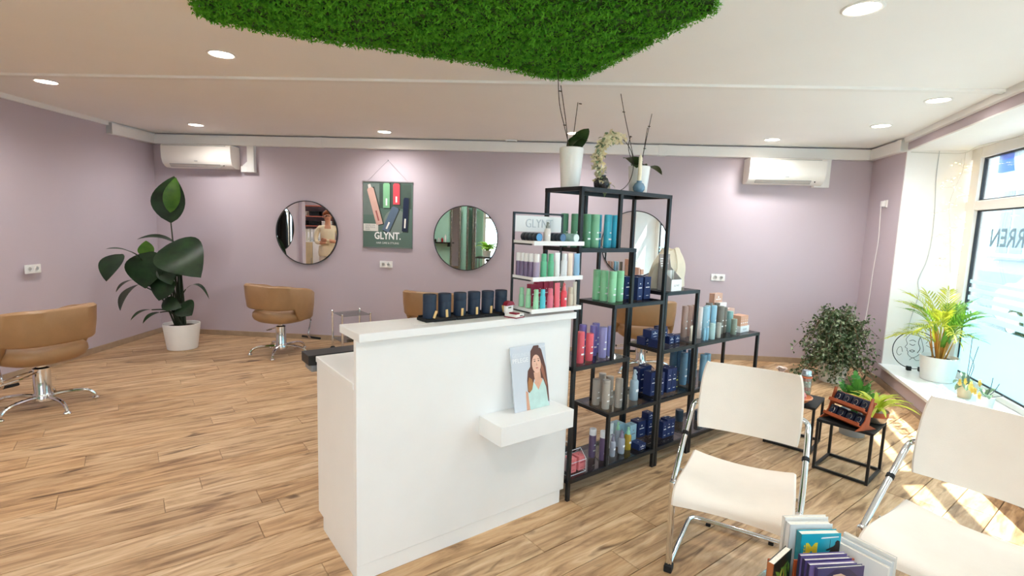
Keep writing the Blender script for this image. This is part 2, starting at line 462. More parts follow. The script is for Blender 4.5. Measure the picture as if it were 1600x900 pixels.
MB().box(-34.2, 12.2, HY - .2, HY + 7.2, 7.5, 7.8).build('roof', mat('roof_tile', '#8a5648', .8), bl)
for i, s_ in enumerate([-31, -28, -25, -22, -18.6, -15.0, -11.5, -8, -4.5, -1, 2.5, 6, 9.5]):
    for z in (1.36, 4.9):
        w_ = MB().box(s_ - .98, s_ + .98, HY - .07, HY, z - .12, z + 2.25).build('window', mat('window_surround', '#dfe6e8', .7), bl)
        for e in (-1, 1):
            p_ = MB().box(s_ + min(e * .06, e * .78), s_ + max(e * .06, e * .78), HY - .09, HY - .07, z, z + 2.05).build('pane', WGL, w_)
        MB().box(s_ - 1.05, s_ + 1.05, HY - .18, HY - .07, z - .2, z - .12).build('sill', PLB, w_)
SB = mat('sign_blue', '#1f6fc4', .5); SW = glass_mat('sign_white_film', (.95, .98, 1), .03, .3, film=(.90, .94, .96)); SK = mat('sign_black', '#39434b', .5)
SBF = glass_mat('sign_blue_film', (.10, .35, .8), .04, .3, film=(.08, .33, .78))
s0_, s1_, z0_, z1_ = .43, 1.82, 2.17, zt - .105
cv = [(.70 + .10 * (1 - ((z0_ + (z1_ - z0_) * k / 8 - z1_) / .2) ** 2) * -.6 + .03, z0_ + (z1_ - z0_) * k / 8) for k in range(9)]
MB().prism([(s0_, z0_), *[(x, z) for x, z in cv], (s0_, z1_)], .5765, .578).build('blue_film', SBF, win)
MB().prism([*[(x, z) for x, z in cv][::-1], (s1_, z0_), (s1_, z1_)], .5765, .578).build('white_film', SW, win)
text('sign_lettering', 'FL', .15, SK, win, T(.86, .562, 2.255) @ RX90, .0004, 'LEFT', bold=.003); text('sign_lettering', 'Shopping', .062, GREY, win, T(.80, .562, 2.195) @ RX90, .0004, 'LEFT')
# parked car
def car():
    c = empty('parked_car', (0, 0, 0), 0, 'pale blue parked car in the street outside the shop window', 'car')
    PAINT = mat('car_paint', '#b9ccd8', .25, var=.02, coat=.5); CG = mat('car_glass', '#2c4656', .08, var=.05); TY = mat('tyre', '#17181a', .8)
    mb = MB(); bm = bmesh.new()
    prof = [(-2.1, .35), (-2.15, .75), (-1.9, .92), (-1.15, 1.0), (1.75, .98), (2.1, .8), (2.15, .4), (1.9, .3), (-1.9, .3)]
    mb.prism(prof, -.86, .86); mb.build('body', PAINT, c, smooth=35)
    MB().prism([(-1.25, .98), (-.45, 1.43), (.9, 1.45), (1.75, .98)], -.74, .74).build('roof', PAINT, c)
    mb = MB(); mb.prism([(-1.12, 1.0), (-.44, 1.38), (-.40, 1.38), (-1.0, 1.0)], -.68, .68)
    w1 = MB().add([(-1.24, -.68, 1.0), (-1.24, .68, 1.0), (-.50, .62, 1.415), (-.50, -.62, 1.415)], [(0, 1, 2, 3)]).xf(T(-.012, 0, .008)); w1.build('windscreen', CG, c)
    for sgn in (-1, 1):
        MB().prism([(-.95, 1.03), (-.40, 1.38), (.2, 1.39), (.2, 1.03)], sgn * .735, sgn * .75).build('side_window', CG, c)
        MB().prism([(.28, 1.03), (.28, 1.39), (.85, 1.39), (1.4, 1.03)], sgn * .735, sgn * .75).build('side_window', CG, c)
        MB().ball((-.85, sgn * .95, 1.03), (.07, .1, .07)).build('wing_mirror', PAINT, c, True)
        for x in (-1.35, 1.35):
            w = MB().lathe([(.0, -.1), (.26, -.1), (.31, -.06), (.31, .06), (.26, .1), (0, .1)], 20).xf(T(x, sgn * .78, .31) @ RX90).build('wheel', TY, c, True)
            MB().lathe([(.0, -.02), (.19, -.02), (.2, .0), (0, .02)], 16).xf(T(x, sgn * .885, .31) @ RX90).build('hubcap', CHROME, w, True)
        MB().ball((-2.08, sgn * .6, .72), (.08, .18, .08)).build('headlamp', PLAS, c, True)
    return c
cr = car(); p = so + Vector((cos(sa), sin(sa))) * (-3.7) + Vector((-sin(sa), cos(sa))) * 4.2
cr.location = (p.x, p.y, -.16); cr.rotation_euler.z = sa + PI

# ------------------------------------------------------------------ recessed ceiling lights
LWHITE = mat('lamp_diffuser', '#fff3e4', .5, emit='#fff0dc', es=14)
def downlight(x, y, label):
    r = empty('ceiling_light', (x, y, CZ), 0, label, 'ceiling light', 'recessed ceiling lights')
    MB().lathe([(.072, 0), (.085, 0), (.088, -.003), (.078, -.007), (.070, -.004)], 28, close=False).build('rim', TRIMW, r, True)
    MB().lathe([(0, -.0025), (.074, -.0025)], 28, close=False).build('diffuser', LWHITE, r)
    l = D.objects.new('light', D.lights.new('light', 'SPOT')); COL.objects.link(l); l.parent = r
    l.data.energy = LAMP_W; l.data.color = (1, .985, .955); l.data.spot_size = math.radians(165); l.data.spot_blend = 1; l.data.shadow_soft_size = .08
    l.location = (0, 0, -.03)
    return r
lights = [(-3.78, 4.25, 'ceiling light at the far left edge, past the white ceiling strip'),
          (-1.90, 3.41, 'large ceiling light beside the left tip of the moss panel'),
          (-3.65, 5.98, 'ceiling light in front of the left air conditioner'),
          (-1.52, 6.03, 'ceiling light above the hanging product poster'),
          (.62, 5.73, 'ceiling light behind the orchid stakes of the tall pot'),
          (2.77, 5.72, 'ceiling light in front of the right air conditioner'),
          (3.34, 4.86, 'ceiling light by the corner of the window wall'),
          (3.10, 3.93, 'ceiling light along the window wall, the second from the corner'),
          (1.54, 2.45, 'largest ceiling light, cut by the top edge right of the moss')]
for q in lights: downlight(*q)
for i, q in enumerate([(-3.6, 2.2), (-2.0, 1.0), (.2, .6), (-3.4, -.6), (-.6, -1.4), (-5.4, 2.3), (-2.7, -1.7)]):  # the last one is added to brighten the dim front wall
    downlight(*q, ['ceiling light over the left aisle behind the viewpoint', 'ceiling light left of the viewpoint', 'ceiling light right above the viewpoint', 'ceiling light near the sage wall', 'ceiling light near the front glazing', 'ceiling light in the storage alcove', 'added ceiling light brightening the wall by the tall framed mirrors'][i])

# ------------------------------------------------------------------ reception desk (shelf-local axes: u along the front, v to the back)
desk = empty('reception_desk', sh(0, 0), AN, 'white reception desk with raised counter and lower work top', 'desk')
u0, u1 = -1.215, -.012
MB().bbox(u0, u1, .022, .052, .075, 1.066, .002).build('front_panel', WHITE, desk)
MB().bbox(u0 + .001, u1 - .025, .026, .05, 0, .075, .001).build('plinth', WHITE, desk)
MB().bbox(u0, u1 + .005, -.012, .225, 1.066, 1.102, .003).build('counter_top', WHITE, desk)
MB().bbox(u0, u0 + .028, .052, .56, .075, .853, .002).build('side_panel', WHITE, desk)
MB().bbox(u1 - .028, u1, .052, .56, .075, .853, .002).build('side_panel', WHITE, desk)
MB().bbox(u0 + .005, u0 + .02, .06, .50, 0, .075, .001).build('plinth', WHITE, desk)
MB().bbox(u0 - .004, u1 + .002, .052, .565, .855, .883, .003).build('work_top', WHITE, desk)
MB().bbox(u0 + .03, u1 - .03, .30, .318, .10, .853, .001).build('modesty_panel', WHITE, desk)
ledge = MB().bbox(-.605, -.145, -.165, .021, .535, .63, .002).build('wall_ledge', WHITE, None)
ledge.location = sh(0, 0); ledge.rotation_euler.z = AN
tag(ledge, 'white box ledge fixed to the front of the reception desk', 'shelf')

# brochure leaning on the desk front
br = empty('brochure', sh(-.325, -.052, .631), AN, 'brochure with a long haired woman standing on the white ledge', 'brochure')
bw, bh = .228, .325
tilt = T(0, 0, 0) @ Matrix.Rotation(-.19, 4, 'X')
def tl(mb): return mb.xf(tilt)
BRC = mat('brochure_paper', '#cfd3da', .3, var=.04, scale=3)
tl(MB().box(-bw / 2, bw / 2, 0, .006, 0, bh)).build('cover', BRC, br)
def P(mb, nm, c, rough=.35): return tl(mb).build(nm, mat('print_' + nm + c, c, rough, var=.08, scale=30), br)
def oval(cx_, cz_, rx, rz, n=18, a0=0, a1=2 * PI): return [(cx_ + rx * cos(a0 + (a1 - a0) * k / n), cz_ + rz * sin(a0 + (a1 - a0) * k / n)) for k in range(n)]
k = .001
def pol(*pts): return [(x * bw - bw / 2, z * bh) for x, z in pts]
P(MB().flat(pol((.56, .90), (.66, .98), (.80, .98), (.88, .90), (.97, .62), (.995, .30), (.99, .06), (.90, .10), (.84, .45), (.60, .45), (.52, .22), (.40, .28), (.40, .45), (.44, .60), (.52, .66)), -.0008), 'hair', '#5e3526')
P(MB().flat(pol((.42, .42), (.46, .50), (.54, .46), (.58, .34), (.55, .22), (.48, .24), (.41, .30)), -.0012), 'hair_ends', '#a8703c')
P(MB().flat(pol((.84, .70), (.90, .62), (.965, .36), (.95, .30), (.88, .44), (.82, .58)), -.0012), 'hair_light', '#9a5f45')
P(MB().flat(pol((.33, .0), (.34, .30), (.40, .27), (.44, .05), (.45, .0)), -.0010), 'arm', '#d9a184')
P(MB().flat(pol((.60, .56), (.62, .42), (.56, .40), (.70, .26), (.88, .40), (.80, .46), (.80, .58)), -.0014), 'neck', '#dba88c')
P(MB().flat(pol((.42, .0), (.40, .24), (.52, .30), (.58, .42), (.70, .28), (.86, .44), (.93, .30), (.96, .05), (.98, .0)), -.0016), 'blouse', '#bfd9d2')
P(MB().flat([(.70 * bw - bw / 2 + .030 * cos(t * PI / 12), .70 * bh + .047 * sin(t * PI / 12) - .003) for t in range(24)], -.0018), 'face', '#e6b79e')
for xx in (.655, .765):
    P(MB().flat([(xx * bw - bw / 2 + .006 * cos(t * PI / 6), .735 * bh + .0026 * sin(t * PI / 6)) for t in range(12)], -.0022), 'eye', '#4a3128')
    P(MB().flat([(xx * bw - bw / 2 + .009 * cos(t * PI / 6), .765 * bh + .0016 * sin(t * PI / 6)) for t in range(12)], -.0022), 'brow', '#7a5340')
P(MB().flat(pol((.70, .72), (.725, .665), (.69, .66)), -.0022), 'nose', '#cf977e')
P(MB().flat([(.705 * bw - bw / 2 + .009 * cos(t * PI / 6), .625 * bh + .0032 * sin(t * PI / 6)) for t in range(12)], -.0022), 'mouth', '#c06a66')
text('title', 'GESUNDE', .026, mat('print_faint', '#dfe2e6', .4), br, tilt @ T(-bw / 2 + .008, -.0006, .272) @ RX90, .0002, 'LEFT')
text('title', 'PFLEGE', .032, INK, br, tilt @ T(-bw / 2 + .008, -.0006, .243) @ RX90, .0002, 'LEFT')
text('logo', 'GLYNT', .014, INK, br, tilt @ T(bw / 2 - .024, -.0020, bh - .022) @ RX90, .0002)

# ------------------------------------------------------------------ black metal shelves
PT = .022
def shelf_unit(name, u0, w, zs, label, inner=(), dep=.30):
    r = empty(name, sh(u0, 0), AN, label, 'shelf')
    for x in (0, w - PT):
        for y in (0, dep - PT):
            MB().bbox(x, x + PT, y, y + PT, 0, zs[0][0], .002, 1).build('post', BLACK, r)
    for (z, a, b) in zs:
        x0, x1 = a * w, b * w
        f = MB(); t = PT
        f.box(x0, x1, 0, t, z - t, z); f.box(x0, x1, dep - t, dep, z - t, z); f.box(x0, x0 + t, t, dep - t, z - t, z); f.box(x1 - t, x1, t, dep - t, z - t, z)
        f.build('shelf_frame', BLACK, r)
        MB().box(x0 + t * .5, x1 - t * .5, t * .5, dep - t * .5, z - .008, z + .001).build('glass_shelf', SMOKE, r)
    for (f, z0, z1) in inner:
        for y in (0, dep - PT):
            MB().bbox(f * w - PT / 2, f * w + PT / 2, y + .001, y + PT - .001, z0, z1 - PT, .002, 1).build('short_post', BLACK, r)
    return r
Z = [1.775, 1.445, 1.115, .785, .455, .125]
p1, p2 = .41, .59
shelf_unit('meander_shelf', 0, .785, [(Z[0], 0, 1), (Z[1], 0, p2 + .014), (Z[2], p1 - .014, 1), (Z[3], 0, p2 + .014), (Z[4], p1 - .014, 1), (Z[5], 0, 1)],
           'tall black metal shelf with staggered glass shelves beside the reception desk', [(p1, Z[1], Z[0]), (p2, Z[2], Z[1]), (p1, Z[3], Z[2]), (p2, Z[4], Z[3]), (p1, Z[5], Z[4])])
shelf_unit('narrow_shelf', .79, .375, [(1.165, 0, 1), (.785, 0, 1), (.455, 0, 1), (.125, 0, 1)], 'narrow black metal shelf of middle height with a cloth bag on top')
shelf_unit('low_shelf', 1.17, .865, [(.785, 0, 1), (.455, 0, 1), (.125, 0, 1)], 'low wide black metal shelf at the right end of the row')

# ------------------------------------------------------------------ products
def put(name, u, v, z, rz=0, label='', cat='bottle', group=None): return empty(name, sh(u, v, z + .0015), AN + rz, label, cat, group)
def prod_mat(c, rough=.35): return mat('product_' + c.lstrip('#') , c, rough, var=.02)
def can(u, v, z, r, h, c, label, group, cap=None, capf=.2, name='hair_product_can', printc=None):
    o = put(name, u, v, z, 0, label, 'can', group); hc = h * (1 - capf)
    MB().lathe([(0, 0), (r * .93, 0), (r, .004), (r, hc - .003), (r * .97, hc)], 18).build('body', prod_mat(c), o, True)
    MB().lathe([(r * .97, hc), (r * .99, hc + .002), (r * .99, h - .006), (r * .93, h - .001), (r * .6, h), (0, h)], 18).build('cap', prod_mat(cap or c, .3), o, True)
    mb = MB(); pr = r + .0006
    for (z0, z1, w) in ((.30, .36, .5), (.55, .60, .28)):
        n = 5; a0 = -PI / 2 - w; vs_ = []
        for i in range(n + 1):
            aa = a0 + 2 * w * i / n; vs_ += [(pr * cos(aa), pr * sin(aa), hc * z0), (pr * cos(aa), pr * sin(aa), hc * z1)]
        mb.add(vs_, [(2 * i, 2 * i + 2, 2 * i + 3, 2 * i + 1) for i in range(n)])
    mb.build('print', printc or INK, o)
    return o
def mini(u, v, z, r, h, c, label, group, cap=None, capf=.35, capr=.8, name='travel_bottle'):
    o = put(name, u, v, z, 0, label, 'bottle', group); hc = h * (1 - capf)
    MB().lathe([(0, 0), (r * .94, 0), (r, .003), (r, hc - .006), (r * .9, hc), (capr * r * .9, hc + .001)], 18).build('body', prod_mat(c), o, True)
    MB().lathe([(capr * r, hc + .001), (capr * r, h - .004), (capr * r * .9, h), (0, h)], 18).build('cap', prod_mat(cap or c), o, True)
    return o
def spray(u, v, z, r, h, c, label, group, cap='#bfe6cf', name='spray_bottle', m=None, pump=False):
    o = put(name, u, v, z, 0, label, 'bottle', group); hb = h * .66
    MB().lathe([(0, 0), (r * .94, 0), (r, .003), (r, hb - .008), (r * .8, hb), (r * .5, hb + .004)], 18).build('body', m or prod_mat(c), o, True)
    q = MB().lathe([(r * .55, hb), (r * .6, hb + .004), (r * .55, h * .8), (r * .36, h * .84), (r * .33, h - .004), (r * .25, h), (0, h)], 16).build('nozzle', prod_mat(cap), o, True)
    MB().box(-r * .14, r * .14, -r * .62, 0, h * .9, h * .955).build('spout', prod_mat(cap), q)
    MB().box(-r * .4, r * .4, -r * 1.015, -r * .9, hb * .45, hb * .58).build('print', INK, o)
    return o
def tube(u, v, z, w, h, c, label, group, name='cream_tube', cap=None):
    o = put(name, u, v, z, 0, label, 'tube', group); hc = h * .16; mb = MB(); n = 16; rings = 8; vs_ = []; fs = []
    for j in range(rings + 1):
        t = j / rings; zz = hc + (h - hc) * t; rx = w * (.42 + .10 * t); ry = w * .42 * (1 - t) ** .8 + .0012
        for i in range(n): aa = 2 * PI * i / n; vs_.append((rx * cos(aa), ry * sin(aa), zz))
    for j in range(rings):
        for i in range(n): fs.append((j * n + i, j * n + (i + 1) % n, (j + 1) * n + (i + 1) % n, (j + 1) * n + i))
    fs.append(tuple(rings * n + i for i in range(n)))
    mb.add(vs_, fs).build('body', prod_mat(c), o, True)
    MB().lathe([(0, 0), (w * .40, 0), (w * .42, .003), (w * .42, hc - .002), (w * .40, hc)], 18).build('cap', prod_mat(cap or c), o, True)
    return o
def carton(u, v, z, w, d, h, c, label, group, rz=0, name='product_carton', printc=None, lines=True, cat='box'):
    o = put(name, u, v, z, rz, label, cat, group)
    MB().bbox(-w / 2, w / 2, -d / 2, d / 2, 0, h, .0012, 1).build('carton', prod_mat(c, .5), o)
    mb = MB(); y = -d / 2 - .0006; e = min(w, h) * .09
    mb.prism([(e * cos(t * PI / 4), h * .72 + e * .8 * sin(t * PI / 4)) for t in range(8)], y, y + .0004)
    if lines:
        mb.box(-w * .30, w * .30, y, y + .0004, h * .52, h * .52 + min(.006, h * .07)); mb.box(-w * .2, w * .2, y, y + .0004, h * .16, h * .16 + min(.003, h * .05))
    mb.build('print', printc or INK, o)
    if True:
        q = MB(); q.slab([(e * cos(t * PI / 4), e * .8 * sin(t * PI / 4)) for t in range(8)], h, h + .0005); q.build('top_print', printc or INK, o)
    return o
def jar(u, v, z, r, h, c, label, group, lid=None, name='cream_jar'):
    o = put(name, u, v, z, 0, label, 'jar', group)
    MB().lathe([(0, 0), (r * .95, 0), (r, .003), (r, h * .6), (r * .97, h * .62)], 18).build('body', prod_mat(c), o, True)
    MB().lathe([(r * .98, h * .6), (r, h * .63), (r, h - .003), (r * .95, h), (0, h)], 18).build('lid', prod_mat(lid or c), o, True)
    return o
ORD = ['first', 'second', 'third', 'fourth', 'fifth', 'sixth', 'seventh']
# second shelf: green and blue cans
G = 'hair cans on the upper left glass shelf'
for i, (u, v) in enumerate([(.075, .205), (.105, .15), (.152, .10), (.158, .158)]):
    can(u, v, Z[1], .0225, .188, '#5f9a78', 'dark green can, %s from the left behind the product display' % ORD[i], G, capf=.22)
can(.200, .085, Z[1], .026, .188, '#7cb894', 'paler green can just left of the turquoise cans', G, capf=.22)
for i, (u, v) in enumerate([(.285, .145), (.297, .075), (.383, .095)]):
    can(u, v, Z[1], .0235, .19, '#44b7d2', 'turquoise can, %s of the three from the left on the upper shelf' % ORD[i], G, capf=.22)
# third shelf
G = 'mint bottles and navy cartons on the middle right glass shelf'
for i, (u, v) in enumerate([(.385, .222), (.385, .16), (.388, .096), (.470, .11)]):
    can(u, v, Z[2], .024, .187, '#97dbab', 'tall mint green bottle, %s from the left on the middle shelf' % ORD[i], G, capf=.24, name='shampoo_bottle')
for i, (u, v, w) in enumerate([(.585, .17, .058), (.625, .105, .05), (.71, .115, .062), (.745, .185, .05)]):
    carton(u, v, Z[2], w, .058, .143, '#1a2c5c', ['tall navy carton right behind the mint bottles', 'tall navy carton close to the short post', 'widest navy carton near the right post of the middle shelf', 'navy carton at the back right of the middle shelf'][i], G)
# fourth shelf
G = 'coral and lilac bottles on the lower left glass shelf'
for i, (u, v, h) in enumerate([(.108, .062, .182), (.195, .075, .162)]):
    can(u, v, Z[3], .0225, h, '#e2606b', ['taller coral red bottle beside the desk edge', 'shorter coral red bottle next to the lilac bottles'][i], G, capf=.1, name='shampoo_bottle')
for i, (u, v, c) in enumerate([(.262, .20, '#7c6fb4'), (.305, .15, '#8278bd'), (.375, .20, '#7c6fb4'), (.318, .085, '#9d9ad0'), (.388, .085, '#a5a6d8')]):
    can(u, v, Z[3], .0235, .186, c, ['dark lilac bottle at the back left of the lilac group', 'dark lilac bottle in the middle of the lilac group', 'dark lilac bottle at the back right of the lilac group', 'pale lilac bottle in front, left of the pair', 'pale lilac bottle in front, right of the pair'][i], G, capf=.1, name='shampoo_bottle')
# fifth shelf
G = 'beige and grey bottles on the second lowest glass shelf'
for i, (u, v) in enumerate([(.375, .17), (.372, .085), (.46, .20), (.452, .13), (.462, .062)]):
    can(u, v, Z[4], .024, .182 if i else .165, '#b3aa9f', ['short beige bottle at the back left', 'beige bottle at the front left', 'beige bottle at the back of the beige group', 'beige bottle in the middle of the beige group', 'beige bottle at the front right of the beige group'][i] + ' on the second lowest shelf', G, capf=.12, name='shampoo_bottle')
spray(.565, .10, Z[4], .013, .15, '#8d9197', 'slim grey pump bottle beside the short post', G, '#7d8288')
spray(.655, .10, Z[4], .028, .2, '#9fb3c0', 'grey blue foam dispenser at the right end of its shelf', G, '#a9bac5')
# bottom shelf of the tall unit
G = 'items on the bottom glass shelf'
for i, (u, v) in enumerate([(.345, .15), (.372, .085)]):
    can(u, v, Z[5], .0225, .185, '#6d5a78', 'purple bottle with white cap, %s of the pair' % ['left', 'right'][i], G, cap='#f0eff0', capf=.22, name='shampoo_bottle')
CLQ = mat('clear_liquid', '#d5dcea', .15, trans=.5, var=.02); YLQ = mat('amber_liquid', '#d9b545', .15, trans=.45, var=.02)
spray(.462, .085, Z[5], .018, .145, '#c9cfe2', 'small clear spray bottle with grey nozzle on the bottom shelf', G, '#8b8798', m=CLQ)
carton(.545, .185, Z[5], .03, .03, .17, '#e9eef1', 'slim white carton standing behind the clear sprays', G, name='slim_carton', printc=GREY)
spray(.545, .085, Z[5], .022, .15, '#c9cfe2', 'clear spray bottle with purple nozzle on the bottom shelf', G, '#8a7f98', m=CLQ)
spray(.605, .17, Z[5], .020, .165, '#c9cfe2', 'clear spray bottle with mint nozzle at the back of the bottom shelf', G, '#a7dfbd', m=CLQ)
spray(.625, .10, Z[5], .0225, .15, '#d9b545', 'amber oil spray bottle with mint nozzle', G, '#a7dfbd', m=YLQ)
carton(.66, .22, Z[5], .062, .075, .135, '#9fc0cc', 'pale blue carton at the back of the bottom shelf', G, printc=GREY)
carton(.715, .155, Z[5], .062, .05, .135, '#aad2e0', 'pale blue carton with the bright front on the bottom shelf', G, printc=GREY)
carton(.70, .075, Z[5], .07, .075, .04, '#1a2c5c', 'flat navy carton at the front of the bottom shelf', G)
# acrylic house boxes with coral packs
ACR = glass_mat('acrylic', (.94, .96, .96), .10)
LEAD = mat('edge_strip', '#c9ced0', .3, .4)
def house(u, v, z, w, d, label):
    o = put('acrylic_house_box', u, v, z, 0, label, 'display box', 'clear house boxes on the bottom shelf')
    hw, he, hr = w / 2, .075, .125; pr = [(-d / 2, 0), (d / 2, 0), (d / 2, he), (0, hr), (-d / 2, he)]
    mb = MB()
    for x in (-hw, hw): mb.add([(x, y, zz) for y, zz in pr], [(0, 1, 2, 3, 4)])
    mb.add([(-hw, d / 2, 0), (hw, d / 2, 0), (hw, d / 2, he), (-hw, d / 2, he)], [(0, 1, 2, 3)]); mb.add([(-hw, d / 2, he), (hw, d / 2, he), (hw, 0, hr), (-hw, 0, hr)], [(0, 1, 2, 3)])
    mb.build('panels', ACR, o); e = MB()
    for x in (-hw, hw): e.tube([(x, *p) for p in pr] + [(x, *pr[0])], .0016, 5)
    for p in pr: e.tube([(-hw, *p), (hw, *p)], .0016, 5)
    e.build('edges', LEAD, o)
house(.105, .085, Z[5], .14, .10, 'clear house shaped box holding the coral packs'); house(.10, .20, Z[5], .14, .10, 'clear house shaped box standing behind the coral packs')
for i in range(2): carton(.092 + i * .068, .085, Z[5] + .002, .05, .06, .085, '#e07f82', 'coral pack in the clear box, %s one' % ['left', 'right'][i], 'coral packs', name='coral_pack', printc=mat('dark_coral_ink', '#a8484e', .6))
carton(.12, .20, Z[5] + .002, .07, .05, .10, '#23262b', 'dark pack inside the rear clear house box', G, name='dark_pack')
# narrow unit
G = 'navy cartons on the narrow shelf'
zz = .785
for i, (u, v, w, d, dz, rz) in enumerate([(.835, .19, .055, .07, 0, 0), (.855, .10, .085, .07, 0, .12), (.855, .15, .08, .07, .055, .05), (.955, .19, .06, .07, .0, 0), (.95, .14, .06, .07, .055, -.05), (1.015, .19, .06, .07, .055, .1), (1.02, .13, .055, .07, 0, 0), (1.085, .13, .055, .07, 0, 0)]):
    carton(u, v, zz + dz, w, d, .053, '#1a2c5c', ['small navy carton at the back left', 'wide navy carton at the front left', 'navy carton lying on top of the left pair', 'navy carton at the back in the middle', 'navy carton on top, behind the post', 'navy carton with yellow sticker topping the right stack', 'small navy carton below the yellow sticker', 'small navy carton at the right end'][i] + ' of the narrow upper level', G, rz)
tube(1.115, .245, .785, .036, .15, '#dcdcdc', 'slim white tube at the back of the narrow shelf', G)
zz = .455
for i, (u, v, w, d, h) in enumerate([(.835, .205, .065, .06, .165), (.905, .215, .065, .06, .17), (.832, .115, .05, .065, .16), (.888, .09, .055, .065, .155), (.985, .11, .05, .09, .165), (1.037, .11, .05, .09, .165)]):
    carton(u, v, zz, w, d, h, '#182a5a', ['navy carton at the back left', 'navy carton at the back in the middle', 'navy carton at the front left', 'bright fronted navy carton', 'tall navy carton right of the post', 'tall navy carton, right one of the pair'][i] + ' on the narrow shelf second level', G)
carton(1.085, .10, zz, .028, .05, .13, '#141a2c', 'slim black carton with yellow flower picture', G, printc=mat('yellow_print', '#d7d85c', .5))
zz = .125
for i, (u, v, w, d, h) in enumerate([(.86, .21, .08, .07, .115), (.945, .2, .06, .07, .11), (.985, .105, .042, .06, .115), (1.03, .105, .042, .06, .125), (1.075, .105, .042, .06, .12)]):
    carton(u, v, zz, w, d, h, '#182a5a', ['wide navy carton at the back left', 'navy carton at the back in the middle', 'front navy carton, left of three', 'front navy carton, middle of three', 'front navy carton, right of three'][i] + ' on the lowest level of the narrow shelf', G)
carton(.95, .2, zz + .112, .06, .06, .045, '#182a5a', 'small navy carton lying on top of the lowest stack', G)
for i, (u, v, dz) in enumerate([(1.118, .145, 0), (1.128, .19, 0), (1.122, .165, .049)]): jar(u, v, zz + dz, .021, .046, '#bfe0e6', ['pale aqua jar in front', 'pale aqua jar at the back', 'pale aqua jar stacked on top'][i] + ' beside the lowest navy cartons', 'aqua jars', '#d3ecef')
# display box and cloth bag on top of the narrow unit
ob = put('tester_display', .918, .078, 1.165, 0, 'grey and white carton display holding small tubes beside the cloth bag', 'display box')
LG = mat('light_grey_card', '#b9b4b1', .6); MG = mat('taupe_card', '#9b8e88', .6)
MB().box(-.055, .055, .045, .05, 0, .235).build('back_card', MG, ob)
MB().box(-.055, .055, -.06, -.055, 0, .075).build('front_card', WHITE, ob); MB().box(-.055, .055, -.055, .045, 0, .004).build('base_card', WHITE, ob)
for x in (-.055, .051): MB().add([(x, -.06, 0), (x, .05, 0), (x, .05, .235), (x, .03, .15), (x, -.06, .075), (x + .004, -.06, 0), (x + .004, .05, 0), (x + .004, .05, .235), (x + .004, .03, .15), (x + .004, -.06, .075)], [(0, 1, 2, 3, 4), (9, 8, 7, 6, 5), (2, 7, 8, 3), (3, 8, 9, 4)]).build('side_card', LG, ob)
mb = MB()
for j, wv in enumerate((.07, .085, .075, .08)): mb.box(-.045, -.045 + wv, .0442, .0446, .155 + j * .016, .160 + j * .016)
mb.build('print', INK, ob)
text('print', 'GLYNT', .018, GREY, ob, T(0, -.0605, .03) @ RX90, .0002)
for i in range(4): tube(.918 - .037 + i * .025, .078, 1.172, .022, .125, '#a7aaa2' if i % 2 else '#d8d9d4', 'small tester tube, %s from the left in the carton display' % ORD[i], 'tester tubes', name='tester_tube')
BAGM = mat('unbleached_cotton', '#e4d8c2', .9, var=.06, scale=12, bump=.3, bscale=400)
bag = MB(); n = 28; rings = 14; vs_ = []; fs = []; rb = random.Random(5)
ph = [rb.uniform(0, 6) for _ in range(6)]
for j in range(rings + 1):
    t = j / rings; zz = .265 * t; sx = .185 * (1 - .50 * t ** 2.6); sy = .062 * (1 - .75 * t ** 1.6)
    for i in range(n):
        aa = 2 * PI * i / n; wob = 1 + .07 * sin(5 * aa + ph[0] + 3 * t) * (.4 + t) + .05 * sin(9 * aa + ph[1] - 5 * t)
        ex = math.copysign(abs(cos(aa)) ** .8, cos(aa)); ey = math.copysign(abs(sin(aa)) ** .8, sin(aa))
        vs_.append((sx * ex * wob + .02 * sin(3 * t + ph[2]), sy * ey * wob, zz + .012 * sin(4 * aa + ph[3]) * t))
for j in range(rings):
    for i in range(n): fs.append((j * n + i, j * n + (i + 1) % n, (j + 1) * n + (i + 1) % n, (j + 1) * n + i))
fs += [tuple(range(n))[::-1], tuple(rings * n + i for i in range(n))]
bo = put('cotton_bag', 1.075, .205, 1.165, 0, 'unbleached cotton bag slumped on top of the narrow black shelf', 'bag')
bag.add(vs_, fs).build('bag_body', BAGM, bo, True)
for sgn in (-1, 1):
    MB().tube(smooth_pts([(-.05, sgn * .02, .27), (-.075, sgn * .035, .20), (-.08, sgn * .05, .12), (-.04, sgn * .066, .07), (.01, sgn * .066, .13), (.03, sgn * .04, .22), (.03, sgn * .02, .27)], 5), .006, 6).build('handle', BAGM, bo, True)
